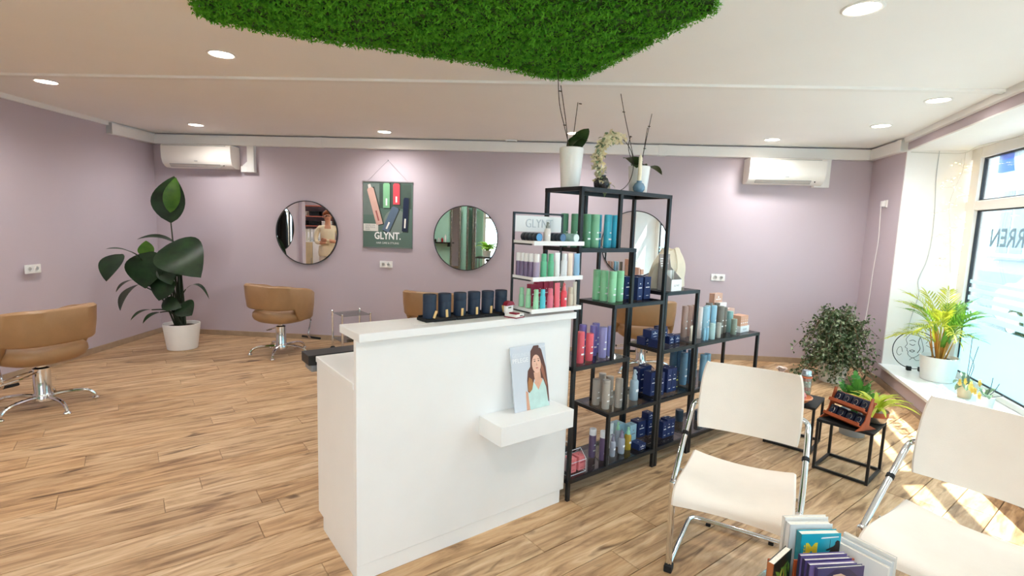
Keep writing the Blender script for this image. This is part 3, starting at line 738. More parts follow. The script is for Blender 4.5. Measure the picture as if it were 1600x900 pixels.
# low unit, top
G = 'bottles on top of the low wide shelf'; zz = .785
for i, (u, v) in enumerate([(1.30, .195), (1.365, .2), (1.43, .2)]): can(u, v, zz, .0225, .23, '#b1958a', 'tall rose brown bottle, %s of three from the left on the low shelf' % ORD[i], G, capf=.1, name='shampoo_bottle')
tube(1.235, .085, zz, .036, .11, '#e8dcc6', 'cream coloured small tube at the left end of the low shelf', G)
can(1.365, .115, zz, .02, .23, '#e6ddd8', 'tall cream white bottle behind the shelf post', G, capf=.1, name='shampoo_bottle')
for i, (u, v) in enumerate([(1.42, .105), (1.49, .135), (1.545, .115)]): can(u, v, zz, .0205, .23, '#9fcbde', 'tall sky blue bottle, %s of three from the left on the low shelf' % ORD[i], G, capf=.1, name='shampoo_bottle')
for i, (u, v, c) in enumerate([(1.335, .03 + .02, '#8fc3da'), (1.37, .05, '#8fc3da'), (1.43, .048, '#b9d8d6'), (1.525, .055, '#b0aea4')]): mini(u, v, zz, [.011, .012, .021, .0185][i], [.09, .09, .115, .11][i], c, ['tiny blue bottle, left of two', 'tiny blue bottle, right of two', 'short pale aqua bottle in front', 'short grey beige bottle in front'][i] + ' on the low shelf', G, capf=.25, capr=.95)
for i, (u, v, h) in enumerate([(1.60, .19, .235), (1.665, .13, .215), (1.70, .185, .23), (1.737, .142, .2)]): can(u, v, zz, .026 if i < 2 else .022, h, '#7f7a70', 'tall grey brown bottle, %s from the left on the low shelf' % ORD[i], G, capf=.14, name='shampoo_bottle')
can(1.802, .13, zz, .024, .165, '#93b6b3', 'grey green bottle with aqua cap near the peach cartons', G, '#8fbcbb', .35, name='shampoo_bottle')
can(1.745, .06, zz, .0215, .12, '#8f9d8f', 'short sage green bottle in front of the aqua capped one', G, capf=.3, name='shampoo_bottle')
# cartons at the far end of the low shelf
PEACH = '#d9a68a'
tr = put('white_tray', 1.91, .11, zz, 0, 'white carton tray holding the peach cartons at the end of the low shelf', 'tray')
mb = MB(); mb.box(-.065, .065, -.05, .05, 0, .004); mb.box(-.065, .065, -.05, -.046, 0, .05); mb.box(-.065, .065, .046, .05, 0, .05); mb.box(-.065, -.061, -.05, .05, 0, .05); mb.box(.061, .065, -.05, .05, 0, .05); mb.build('tray_body', WHITE, tr)
text('print', 'GLYNT', .018, GREY, tr, T(0, -.0505, .018) @ RX90, .0002)
for i in range(4): carton(1.868 + i * .028, .11, zz + .005, .026, .085, .125, PEACH, 'peach carton in the white tray, %s from the left' % ORD[i], 'peach cartons in the tray', name='peach_carton')
carton(1.80, .245, zz, .13, .05, .19, '#cdaa96', 'big peach carton standing behind the grey bottles', G, name='peach_carton')
carton(1.93, .22, zz, .10, .05, .165, '#d8b3a2', 'peach carton display with white logo behind the tray', G, name='peach_carton')
carton(1.775, .245, zz + .193, .115, .045, .10, '#d2a893', 'peach carton display stacked on top of the others', G, name='peach_carton')
MB().box(-.05, .06, -.06, -.0236, 0, .03).build('white_lip', WHITE, D.objects['peach_carton.006'])
# low unit, middle and bottom
G = 'blue bottles on the second level of the low shelf'; zz = .455
for i, (u, v) in enumerate([(1.225, .215), (1.235, .13), (1.285, .21), (1.295, .10), (1.345, .22), (1.35, .15)]): can(u, v, zz, .0255, .235, '#4d6f8c' if i % 2 == 0 else '#6d93ad', ['slate blue bottle at the back left', 'steel blue bottle at the front left', 'slate blue bottle in the back row middle', 'steel blue bottle at the very front', 'slate blue bottle at the back right', 'steel blue bottle at the right'][i] + ' of the blue group behind the posts', G, capf=.14, name='shampoo_bottle')
for i, (u, v) in enumerate([(1.47, .2), (1.44, .105), (1.50, .11)]): can(u, v, zz, .024, .2 if i else .225, '#7fa9c2', ['light blue bottle at the back', 'light blue bottle in front left', 'light blue bottle half hidden by the white chair'][i] + ' beside the blue group', G, capf=.14, name='shampoo_bottle')
zz = .125
for i, (u, v, c) in enumerate([(1.36, .22, '#2d3c4c'), (1.50, .15, '#33475a'), (1.44, .09, '#8fb7cc')]): jar(u, v, zz, [.03, .026, .02][i], [.085, .075, .03][i], c, ['dark slate jar at the left', 'dark blue jar beside the chair', 'tiny light blue jar'][i] + ' on the lowest level of the low shelf', 'jars on the low shelf')

# ------------------------------------------------------------------ things on top of the tall shelf
def pot_taper(name, u, v, z, rt, rb, h, label, cat='plant pot'):
    o = put(name, u, v, z, 0, label, cat)
    MB().lathe([(0, 0), (rb, 0), (rb + .002, .003), (rt, h - .004), (rt - .003, h), (rt - .006, h - .003), (rb, .02 + h * .6), (0, h * .75)], 32).build('pot', POT, o, True)
    MB().lathe([(0, h - .03), (rt - .007, h - .03)], 20, close=False).build('soil', SOIL, o)
    return o
ORL = leaf_mat('orchid_leaf', '#26361f', '#41552f', .35)
STK = mat('flower_stake', '#3b332b', .7)
o = pot_taper('potted_orchid', .052, .15, Z[0], .067, .05, .215, 'tall white pot with bare orchid stems on the shelf, left one', 'potted plant')
mb = MB(); mb.leaf((.0, 0, .18), (.115, -.01, .335), .085, .12, (-.6, -.6, .5), .2, 8); mb.build('leaf', ORL, o, True)
mb = MB(); mb.leaf((-.03, 0, .19), (.08, -.05, .255), .095, .30, (0, -.3, 1), .2, 8); mb.build('leaf', ORL, o, True)
for pts in ([(-.02, 0, .18), (-.05, .0, .34), (-.10, .0, .53)], [(-.0, 0, .18), (-.06, 0, .32), (-.105, .0, .44), (-.125, 0, .60)], [(.02, .02, .18), (.03, .02, .30), (.05, .02, .47)]):
    MB().tube(smooth_pts(pts, 5), .0022, 6).build('flower_stem', STK, o, True)
for (x, z) in ((-.102, .50), (-.06, .33), (.033, .30), (.05, .46)): MB().box(x - .008, x + .008, -.004, .004, z - .002, z + .002).build('clip', STK, o)
o = pot_taper('potted_orchid', .665, .175, Z[0], .068, .052, .175, 'white pot with spreading orchid leaves on the shelf, right one', 'potted plant')
for (b, t, w, bd) in (((-.01, -.01, .155), (-.20, -.04, .20), .10, .16), ((-.02, .0, .155), (-.11, -.07, .15), .08, .2), ((.02, 0, .155), (.18, -.04, .135), .09, .2), ((.0, .02, .155), (.11, .03, .185), .07, .2)):
    MB().leaf(b, t, w, bd, (0, 0, 1), .15, 8).build('leaf', ORL, o, True)
for pts in ([(-.03, 0, .15), (-.09, 0, .29), (-.16, .0, .45), (-.21, 0, .58)], [(-.04, 0, .15), (-.10, .01, .27), (-.10, .0, .35)], [(.01, 0, .15), (.04, 0, .30), (.09, 0, .51)], [(.0, 0, .15), (.03, 0, .26), (.055, 0, .42)]):
    MB().tube(smooth_pts(pts, 5), .0022, 6).build('flower_stem', STK, o, True)
for (x, z) in ((-.10, .345), (-.175, .48), (.07, .43), (.04, .29)): MB().box(x - .008, x + .008, -.004, .004, z - .002, z + .002).build('clip', STK, o)
# dried flower hoop in a dark vase
o = put('flower_hoop', .26, .11, Z[0], 0, 'wire hoop wrapped with cream dried flowers in a dark glass vase', 'decoration')
VASE = mat('dark_glass', '#3a3436', .12, trans=.3, var=.1)
MB().lathe([(0, 0), (.028, 0), (.042, .018), (.046, .04), (.036, .064), (.024, .074), (.026, .082), (.02, .08), (0, .078)], 22).build('vase', VASE, o, True)
hc = (.115, .0, .155); HR = .155
MB().tube([(hc[0] + HR * cos(t * 2 * PI / 40), .0, hc[2] + HR * sin(t * 2 * PI / 40)) for t in range(41)], .0022, 6).build('hoop', STK, o, True)
rf = random.Random(11); fl1 = MB(); fl2 = MB()
CRF = leaf_mat('dried_cream_flower', '#e8d8a8', '#f7efd8', .8, .2); EUC = leaf_mat('dried_leaf', '#6d8a68', '#9fae86', .7, .2)
for kk in range(210):
    aa = PI * (.42 + .95 * rf.random() ** 1.0); R_ = HR + rf.gauss(0, .012); p = Vector((hc[0] + R_ * cos(aa), rf.gauss(0, .013), hc[2] + R_ * sin(aa)))
    d = Vector((rf.gauss(0, 1), rf.gauss(0, 1), rf.gauss(0, 1))).normalized()
    if rf.random() < .62:
        for q in range(4): e = Vector((rf.gauss(0, 1), rf.gauss(0, 1), rf.gauss(0, 1))).normalized(); fl1.leaf(p, p + e * .030, .020, .2, d, .3, 3)
    else: fl2.leaf(p, p + d * .034, .020, .15, (0, 0, 1), .2, 3)
q = fl1.build('flowers', CRF, o); q['kind'] = 'stuff'; q = fl2.build('leaves', EUC, o); q['kind'] = 'stuff'
# blue candle vase
o = put('candle_vase', .52, .05, Z[0], 0, 'small blue glass vase holding a tall cream candle', 'candle holder')
MB().lathe([(0, 0), (.022, 0), (.034, .016), (.036, .032), (.026, .052), (.014, .060), (.016, .068), (.010, .066), (0, .064)], 20).build('vase', mat('blue_glass', '#7fa2bd', .15, trans=.25, var=.1), o, True)
mb = MB(); n = 10; pr = [(.0105 + .0012 * (k % 2), .062 + k * .006) for k in range(24)] + [(.006, .215), (.0012, .222), (.0008, .232), (0, .232)]
mb.lathe(pr, 14).build('candle', mat('cream_wax', '#efe4c8', .5, var=.05, scale=40), o, True)

# ------------------------------------------------------------------ counter top: jars on trays, figurine, card, display stand
CT = 1.102
JAR = mat('navy_tin', '#1d2c40', .55, var=.04); TAGM = mat('wood_tag', '#e0b878', .6, var=.08, scale=40)
for i, u in enumerate([-.832, -.752, -.668, -.588, -.506, -.424]):
    t = put('tray_tile', u, .118, CT - .001, 0, 'black square tray tile on the counter, %s from the left' % ORD[i], 'tray', 'black tray tiles under the navy jars')
    mb = MB(); mb.bbox(-.0405, .0405, -.045, .048, 0, .014, .002); mb.build('tile', BLKM, t); MB().box(-.037, .037, .036, .044, .014, .022).build('rear_lip', BLKM, t)
    j = put('navy_jar', u, .118, CT + .0135, 0, 'tall navy cylinder jar with wooden tag on the counter, %s from the left' % ORD[i], 'jar', 'navy jars on the counter')
    MB().lathe([(0, 0), (.030, 0), (.031, .002), (.031, .072), (.0305, .073), (.0305, .075), (.0315, .076), (.0315, .108), (.030, .110), (.0285, .110), (.0285, .107), (0, .107)], 28).build('body', JAR, j, True)
    g_ = MB().box(-.006, .006, -.001, .001, 0, .036).xf(T([.006, -.004, -.006, -.002, 0, -.004][i], -.0325, .002) @ Matrix.Rotation([.38, -.08, .03, 0, .03, -.2][i], 4, 'Y')); g_.build('wooden_tag', TAGM, j)
o = put('paper_card', -.885, .075, CT - .001, .1, 'blank white card lying at the front left of the counter', 'card'); MB().box(-.05, .05, -.025, .025, 0, .0015).build('card', WHITE, o)
# small white and red card terminal shaped like a figure with raised back
RED = mat('dark_red_plastic', '#8d1730', .35); OFF = mat('off_white_plastic', '#f0ece6', .4)
o = put('white_red_figurine', -.415, .022, CT - .001, .25, 'small white and dark red figurine between the jars and the display', 'figurine')
mb = MB(); mb.bbox(-.034, .034, -.045, .03, .003, .022, .006); mb.build('body', OFF, o, True)
MB().bbox(-.035, .035, -.046, .031, 0, .005, .002).build('base_rim', RED, o)
mb = MB(); mb.bbox(-.03, .03, .012, .03, .018, .066, .006).xf(T(-.012, 0, 0)); mb.build('raised_back', OFF, o, True)
mb = MB(); mb.prism([(-.045, .058), (.021, .058), (.010, .074), (-.012, .080), (-.034, .074)], .008, .034); mb.build('roof_cap', RED, o)
mb = MB(); mb.bbox(-.036, -.005, -.046, .0, .020, .028, .003); mb.build('red_flap', RED, o)
MB().box(-.026, -.004, .0105, .012, .044, .050).build('window_print', mat('olive_print', '#58602e', .5), o); MB().box(-.004, .018, -.0465, -.045, .010, .014).build('slot', BLKM, o)
# display stand
st = empty('product_display', sh(0, 0, CT - .001), AN, 'three tier counter display with a white header reading GLYNT', 'display stand')
GM = mat('dark_grey_metal', '#3c4043', .4, .3)
sx0, sx1, sb = -.345, .0, .145
for x in (sx0, sx1 - .010): MB().box(x, x + .010, sb - .010, sb, 0, .525).build('post', GM, st)
MB().box(sx0, sx1, sb - .010, sb, .516, .526).build('top_rail', GM, st)
MB().box(sx0 + .012, sx1 - .012, sb - .008, sb - .003, .425, .508).build('header_panel', WHITE, st)
text('header_lettering', 'GLYNT', .066, mat('raised_grey', '#c9cccf', .4), st, T((sx0 + sx1) / 2, sb - .009, .447) @ RX90, .002, bold=-.001, sx=.9)
TZ = [.030, .192, .372]
for i, z in enumerate(TZ):
    q = MB(); q.box(sx0 + .004, sx1 - .002, -.028, sb - .012, z, z + .004); q.box(sx0 + .004, sx1 + .004, -.032, -.028, z - .012, z + .010); q.box(sx0 + .002, sx0 + .005, -.028, sb - .012, z - .004, z + .010); q.box(sx1 - .002, sx1 + .001, -.028, sb - .012, z - .004, z + .010)
    q.build('tray', WHITE, st); MB().box(sx0 + .002, sx0 + .010, -.01, sb - .01, z - .012, z - .004).build('bracket', GM, st); MB().box(sx1 - .012, sx1 - .004, -.01, sb - .01, z - .012, z - .004).build('bracket', GM, st)
z3, z2, z1 = [CT + .003 + q for q in TZ]
G = 'travel bottles on the lowest display tier'
for i, (u, v) in enumerate([(-.30, .105), (-.295, .055), (-.285, .005)]): mini(u, v, z3, .0145, .10, '#a3dcb4', 'mint travel bottle, %s from the back on the lowest display tier' % ORD[i], G)
mini(-.250, -.006, z3, .015, .10, '#5cc9da', 'bright turquoise travel bottle on the lowest display tier', G)
mini(-.197, -.004, z3, .0165, .102, '#e8788b', 'pink travel bottle on the lowest display tier', G)
tube(-.150, -.004, z3, .036, .13, '#ef7480', 'pink cream tube on the lowest display tier', G)
spray(-.102, -.004, z3, .0165, .128, '#ea5361', 'red spray bottle with pointed nozzle on the lowest display tier', G, '#ee7f86')
mini(-.055, -.004, z3, .0155, .102, '#cdc3ae', 'beige travel bottle on the lowest display tier', G)
tube(-.018, .002, z3, .028, .13, '#c9beae', 'beige cream tube at the right end of the lowest display tier', G)
for i, (u, v, c, w) in enumerate([(-.235, .10, '#a8344f', .045), (-.19, .105, '#b83a58', .035), (-.15, .10, '#b43450', .035), (-.115, .10, '#c04a62', .03), (-.05, .10, '#8e8478', .055)]):
    carton(u, v, z3, w, .035, .125 if i else .115, c, ['dark red carton, first from the left', 'dark red carton, second from the left', 'dark red carton, third from the left', 'dark red carton, fourth from the left', 'grey brown carton at the right'][i] + ' behind the travel bottles', G, name='small_carton')
G = 'travel bottles on the middle display tier'
for i, (u, v) in enumerate([(-.318, .118), (-.316, .088), (-.314, .058), (-.310, .026), (-.300, -.006)]): mini(u, v, z2, .0135 if i < 4 else .0155, .12, '#7d6d8b' if i < 4 else '#a99bb5', 'purple travel bottle with white cap, %s from the back' % ORD[i], G, '#efeeee', .36, .92)
for i, u in enumerate((-.252, -.204)): mini(u, -.006, z2, .0165, .12, '#69bd93', 'green travel bottle, %s of two on the middle display tier' % ['left', 'right'][i], G, capf=.32)
tube(-.160, -.006, z2, .034, .125, '#eeeeee', 'white cream tube on the middle display tier', G)
mini(-.112, -.006, z2, .0165, .12, '#e6eaec', 'white travel bottle on the middle display tier', G, capf=.3)
tube(-.068, -.006, z2, .032, .122, '#ead8c6', 'skin coloured cream tube on the middle display tier', G)
tube(-.020, -.006, z2, .040, .12, '#8db7d6', 'light blue cream tube on the middle display tier', G)
G = 'tins lying on the upper display tier'
def tin(u, v, z, c, face, label):
    o = put('styling_tin', u, v, z, 0, label, 'tin', G)
    MB().lathe([(0, -.015), (.0215, -.015), (.0225, -.013), (.0225, .013), (.0215, .015), (0, .015)], 22).xf(T(0, 0, .0226) @ RX90).build('tin_body', prod_mat(c), o, True)
    MB().lathe([(0, .0), (.019, .0), (.019, .0006), (0, .0006)], 22).xf(T(0, -.0152, .0226) @ RX90).build('lid_label', prod_mat(face), o)
for r_, (u, c, f, nm) in enumerate([(-.300, '#232c3a', '#5f9ccc', 'dark tin with blue lid'), (-.140, '#27323f', '#54779c', 'dark tin with slate lid'), (-.045, '#a9cdc8', '#e3ece8', 'aqua tin with white lid')]):
    for i in range(4): tin(u, -.005 + i * .0315, z1, c, f, nm + ', %s from the front of its row' % ORD[i])
spray(-.235, -.005, z1, .0165, .10, '#ebe5df', 'small white bottle with grey cone tip between the tin rows', G, '#8d918c')

# ------------------------------------------------------------------ back wall things (local x along the wall, -y into the room)
wo, wa, wL = frame(BLc, BRc); wd_ = (BRc - BLc).normalized()
def bs(x): return (x - BLc.x) / wd_.x
def onback(name, x, z, label, cat, group=None):
    p = BLc + wd_ * bs(x); return empty(name, (p.x, p.y, z), wa, label, cat, group)
FRB = mat('mirror_frame', '#262628', .4)
def mirror(o, r=.405):
    MB().lathe([(0, 0), (r - .006, 0)], 72, close=False).xf(T(0, -.022, 0) @ RX90).build('mirror_glass', MIRROR, o)
    MB().lathe([(r - .010, 0), (r - .010, .026), (r, .028), (r, 0)], 72).xf(RX90).build('frame', FRB, o, True)
    MB().lathe([(0, 0), (r - .008, 0), (r - .008, .018), (0, .018)], 48).xf(RX90).build('backing', BLKM, o)
for x, lb in ((-2.635, 'round wall mirror reflecting a standing person'), (-.597, 'round wall mirror beside the poster reflecting green walls'), (1.478, 'round wall mirror seen through the tall black shelf')):
    mirror(onback('round_mirror', x, 1.385, lb, 'mirror', 'round mirrors on the back wall'))
lo, la, lL = frame(LN, BLc)
m4 = empty('round_mirror', (-4.585, 4.02, 1.385), la, 'round wall mirror on the left wall in front of the near tan chair', 'mirror', 'round mirrors on the back wall'); mirror(m4)
# poster
po = onback('hanging_poster', -1.59, 1.225, 'hanging poster of hair products with the word GLYNT', 'poster')
pw, ph_ = .632, .83
MB().box(-pw / 2, pw / 2, -.012, -.010, 0, ph_).build('sheet', mat('poster_green', '#5d746b', .4, var=.04, scale=3), po)
ALU = mat('aluminium', '#9a9d9e', .3, .8)
for z in (0, ph_ - .014): MB().box(-pw / 2 - .004, pw / 2 + .004, -.018, -.006, z, z + .014).build('clamp_rail', ALU, po)
MB().tube([(-.26, -.012, ph_), (0, -.006, ph_ + .26), (.26, -.012, ph_)], .0012, 5).build('hanging_wire', ALU, po)
MB().ball((0, -.008, ph_ + .262), .006).build('hook', ALU, po)
def pp(nm, c, poly, lay): return MB().flat([(x * pw - pw / 2, z * ph_) for x, z in poly], -.0123 - lay * .0004).build(nm, mat('poster_' + nm + c, c, .4, var=.06, scale=10), po)
pp('tile_print', '#6f7c78', [(.0, .50), (.33, .50), (.33, .97), (.0, .97)], 0); pp('tile_print', '#46564f', [(.33, .60), (.98, .60), (.98, .97), (.33, .97)], 0)
pp('tile_print', '#798781', [(.66 + .24 * cos(t * PI / 14), .40 + .19 * sin(t * PI / 14)) for t in range(28)], 1)
def bot(nm, c, cx_, cz_, w, h, ang, lay, cap=None):
    R_ = Matrix.Rotation(ang, 2); f = lambda q: [(cx_ + (R_ @ Vector(p)).x / pw, cz_ + (R_ @ Vector(p)).y / ph_) for p in q]
    pp(nm + '_shadow', '#2f3a36', f([(-w / 2 + .012, -h / 2 - .012), (w / 2 + .014, -h / 2 - .012), (w / 2 + .014, h / 2), (-w / 2 + .012, h / 2)]), lay)
    pp(nm, c, f([(-w / 2, -h / 2), (w / 2, -h / 2), (w / 2, h / 2 - .02), (w / 3, h / 2), (-w / 3, h / 2), (-w / 2, h / 2 - .02)]), lay + 1)
    pp(nm + '_label', '#f1efe9' if cap is None else cap, f([(-.010, -h * .40), (.010, -h * .40), (.010, -h * .12), (-.010, -h * .12)]), lay + 2)
    if cap: pp(nm + '_cap', '#d8d2cc', f([(-w / 4, h / 2), (w / 4, h / 2), (w / 5, h / 2 + .045), (-w / 5, h / 2 + .045)]), lay + 1)
bot('bottle_print', '#d2aca0', .24, .63, .085, .47, .27, 2, '#a05a58'); bot('bottle_print', '#7fb58c', .475, .795, .085, .31, 0, 2); bot('bottle_print', '#cf4b57', .675, .82, .085, .26, 0, 2)
bot('bottle_print', '#1c2742', .86, .515, .07, .42, -.05, 2); bot('tube_print', '#5e7086', .56, .44, .095, .33, -.42, 4)
pp('caption_print', '#d9d8d2', [(.01, .255), (.31, .255), (.31, .365), (.01, .365)], 3)
for i, (ln, w) in enumerate((('MADE FOR', .345), ('BEAUTIFUL', .315), ('HAIR', .285))): text('caption', ln, .026, GREY, po, T(-pw / 2 + .03, -.0142, w * ph_ - .012) @ RX90, .0002, 'LEFT')
text('logo', 'GLYNT.', .125, INK, po, T(.0, -.0142, .115) @ RX90, .0004, bold=.003, sx=.8)
text('caption', 'HAIR CARE & STYLING', .034, INK, po, T(.0, -.0142, .055) @ RX90, .0002, sx=.85)
# sockets
def socket(o):
    MB().bbox(-.083, .083, -.012, 0, -.042, .042, .004).build('plate', PLAS, o)
    for x in (-.036, .036):
        MB().lathe([(.0, .0), (.021, 0), (.0215, .006), (.023, .006), (.0235, 0)], 20).xf(T(x, -.012, 0) @ RX90).build('insert', PLAS, o, True)
        for dx in (-.008, .008): MB().lathe([(0, .0008), (.0025, .0008)], 8, close=False).xf(T(x + dx, -.012, 0) @ RX90).build('hole', BLKM, o)
socket(onback('wall_socket', -1.61, 1.02, 'white double wall socket below the poster', 'socket', 'double sockets'))
socket(onback('wall_socket', 2.505, 1.016, 'white double wall socket right of the shelves', 'socket', 'double sockets'))
socket(empty('wall_socket', (-4.573, 4.845, 1.0), la, 'white double wall socket on the left wall above the near chair', 'socket', 'double sockets'))
# air conditioners
def aircon(x0, x1, zt, zb, lab, pipe_right=True):
    w = x1 - x0; o = onback('air_conditioner', (x0 + x1) / 2, zb, lab, 'air conditioner', 'wall air conditioners'); h = zt - zb; d = .20
    prof = [(0, 0), (-.10, 0), (-.135, .012), (-.175, .05), (-.195, .11), (-.20, .2), (-.198, h - .02), (-.185, h), (0, h)]
    n = len(prof); mb = MB(); mb.add([(-w / 2, *p) for p in prof] + [(w / 2, *p) for p in prof], [tuple(range(n))[::-1], tuple(range(n, 2 * n))] + [(k, (k + 1) % n, (k + 1) % n + n, k + n) for k in range(n)])
    mb.build('housing', mat('aircon_white', '#f4f0ea', .3, var=.01), o, 30)
    f = MB(); f.add([(-w * .40, -.142, .010), (w * .33, -.142, .010), (w * .33, -.172, .040), (-w * .40, -.172, .040)], [(0, 1, 2, 3)]); f.build('air_flap', mat('flap_grey', '#cfc9c4', .4), o)
    e = MB(); e.tube([(-w * .40, -.143, .009), (w * .33, -.143, .009), (w * .33, -.174, .041), (-w * .40, -.174, .041), (-w * .40, -.143, .009)], .0022, 5); e.build('flap_gap', GREY, o)
    MB().ball((w * .38, -.165, .03), .007).build('sensor', BLKM, o); MB().box(-.02, .02, -.197, -.193, .075, .081).build('badge', GREY, o)
    MB().box(-w / 2 + .02, w / 2 - .06, -.2015, -.199, h * .995 - .014, h * .995 - .010).build('seam', GREY, o)
    return o
aircon(-4.40, -3.50, 2.425, 2.15, 'white wall air conditioner in the left corner above the tall plant')
aircon(2.70, 3.55, 2.425, 2.14, 'white wall air conditioner on the right half of the back wall')
for x, lb in ((-3.33, 'white pipe duct beside the left air conditioner'), (3.62, 'white pipe duct beside the right air conditioner')):
    o = onback('pipe_duct', x, 2.12, lb, 'cable duct'); mb = MB(); mb.bbox(-.045, .045, -.06, 0, 0, .325, .004); mb.build('upright', TRIMW, o); MB().bbox(-.13, -.045, -.058, 0, 0, .075, .004).build('elbow', TRIMW, o)
    MB().add([(-.045, -.058, .075), (-.11, -.058, .075), (-.045, -.058, .13), (-.045, 0, .075), (-.11, 0, .075), (-.045, 0, .13)], [(0, 2, 1), (3, 4, 5), (1, 2, 5, 4)]).build('gusset', TRIMW, o)
# small white box on the trunking
o = onback('sensor_strip', -.06, CZ - .006, 'small white junction strip under the ceiling above the display', 'sensor'); MB().bbox(-.07, .07, -.12, -.075, -.012, .005, .003).build('strip', PLAS, o); MB().box(-.05, .05, -.105, -.09, -.0135, -.012).build('slots', GREY, o)
# right wall socket with plug and cord
ro, ra, rL = frame(BRc, Ec); rd = (Ec - BRc).normalized(); pr_ = BRc + rd * .44
o = empty('plugged_cord', (pr_.x, pr_.y, 1.93), ra, 'white plug with a cord hanging down the right wall', 'cord')
MB().bbox(-.04, .04, -.012, 0, -.04, .04, .003).build('socket_plate', PLAS, o); MB().bbox(-.024, .02, -.05, -.012, -.03, .03, .006).build('plug', PLAS, o, True)
MB().tube(smooth_pts([(-.01, -.045, -.03), (-.03, -.03, -.18), (-.03, -.022, -.40), (-.06, -.02, -.62), (-.08, -.02, -.80), (-.09, -.02, -1.05), (-.11, -.03, -1.35), (-.13, -.05, -1.6)], 5), .004, 6).build('cord', PLAS, o, True)

# ------------------------------------------------------------------ hanging moss field under the ceiling
mo = empty('moss_panel', (0, 0, CZ), 0, 'large green moss panel with ragged edge on the ceiling', 'moss panel')
MP = [(-1.52, 2.50), (-1.60, 2.66), (-1.56, 2.80), (-1.18, 2.98), (-.78, 3.12), (-.42, 3.26), (-.09, 3.40), (.10, 3.53), (.22, 3.59), (.385, 3.59), (.44, 3.50), (.57, 3.22), (.70, 2.88), (.78, 2.68), (.88, 2.45), (.85, 2.36), (.60, 2.0), (.30, 1.75), (-.6, 1.7), (-1.2, 2.0)]
MB().slab([(x * .985, y * .985 + .04) for x, y in MP], -.025, -.002).build('backing', mat('moss_backing', '#2c4a1c', .9, var=.2), mo)
def inside(x, y):
    r = False
    for i in range(len(MP)):
        (x0, y0_), (x1, y1_) = MP[i], MP[i - 1]
        if (y0_ > y) != (y1_ > y) and x < (x1 - x0) * (y - y0_) / (y1_ - y0_) + x0: r = not r
    return r
mb = MB(); rm = random.Random(21); cnt = 0; vv = []; ff = []
from mathutils import noise as mnoise
while cnt < 21000:
    x = rm.uniform(-1.62, .9); y = rm.uniform(1.9, 3.62)
    if rm.random() < .25 and y < 2.4: continue
    if not inside(x, y): continue
    cnt += 1
    h = mnoise.noise(Vector((x * 9, y * 9, 0))) * .018 + mnoise.noise(Vector((x * 30, y * 30, 3))) * .012
    z = -.030 - max(-.012, h) + rm.gauss(0, .004)
    for q in range(3):
        d = Vector((rm.gauss(0, 1), rm.gauss(0, 1), rm.gauss(-.5, .5))).normalized() * rm.uniform(.012, .024); s_ = d.orthogonal().normalized() * .0045
        b = len(vv); p = Vector((x, y, z)); vv += [p - s_, p + s_, p + d]; ff.append((b, b + 1, b + 2))
for i in range(len(MP)):
    a_, b_ = Vector(MP[i]), Vector(MP[(i + 1) % len(MP)])
    if min(a_.y, b_.y) < 2.2: continue
    for k in range(int((b_ - a_).length * 900)):
        p2_ = a_.lerp(b_, rm.random()); p = Vector((p2_.x + rm.gauss(0, .008), p2_.y + rm.gauss(0, .008), -rm.uniform(.002, .045)))
        d = Vector((rm.gauss(0, 1), rm.gauss(0, 1), rm.gauss(-.2, .5))).normalized() * rm.uniform(.012, .026); s_ = d.orthogonal().normalized() * .005
        b = len(vv); vv += [p - s_, p + s_, p + d]; ff.append((b, b + 1, b + 2))
mb.add(vv, ff)
ms = mb.build('moss', leaf_mat('moss_green', '#3f8a18', '#78c82e', .8, .25), mo); ms['kind'] = 'stuff'
for n in MATS['moss_green'].node_tree.nodes:
    if n.type == 'TEX_NOISE': n.inputs['Scale'].default_value = 22

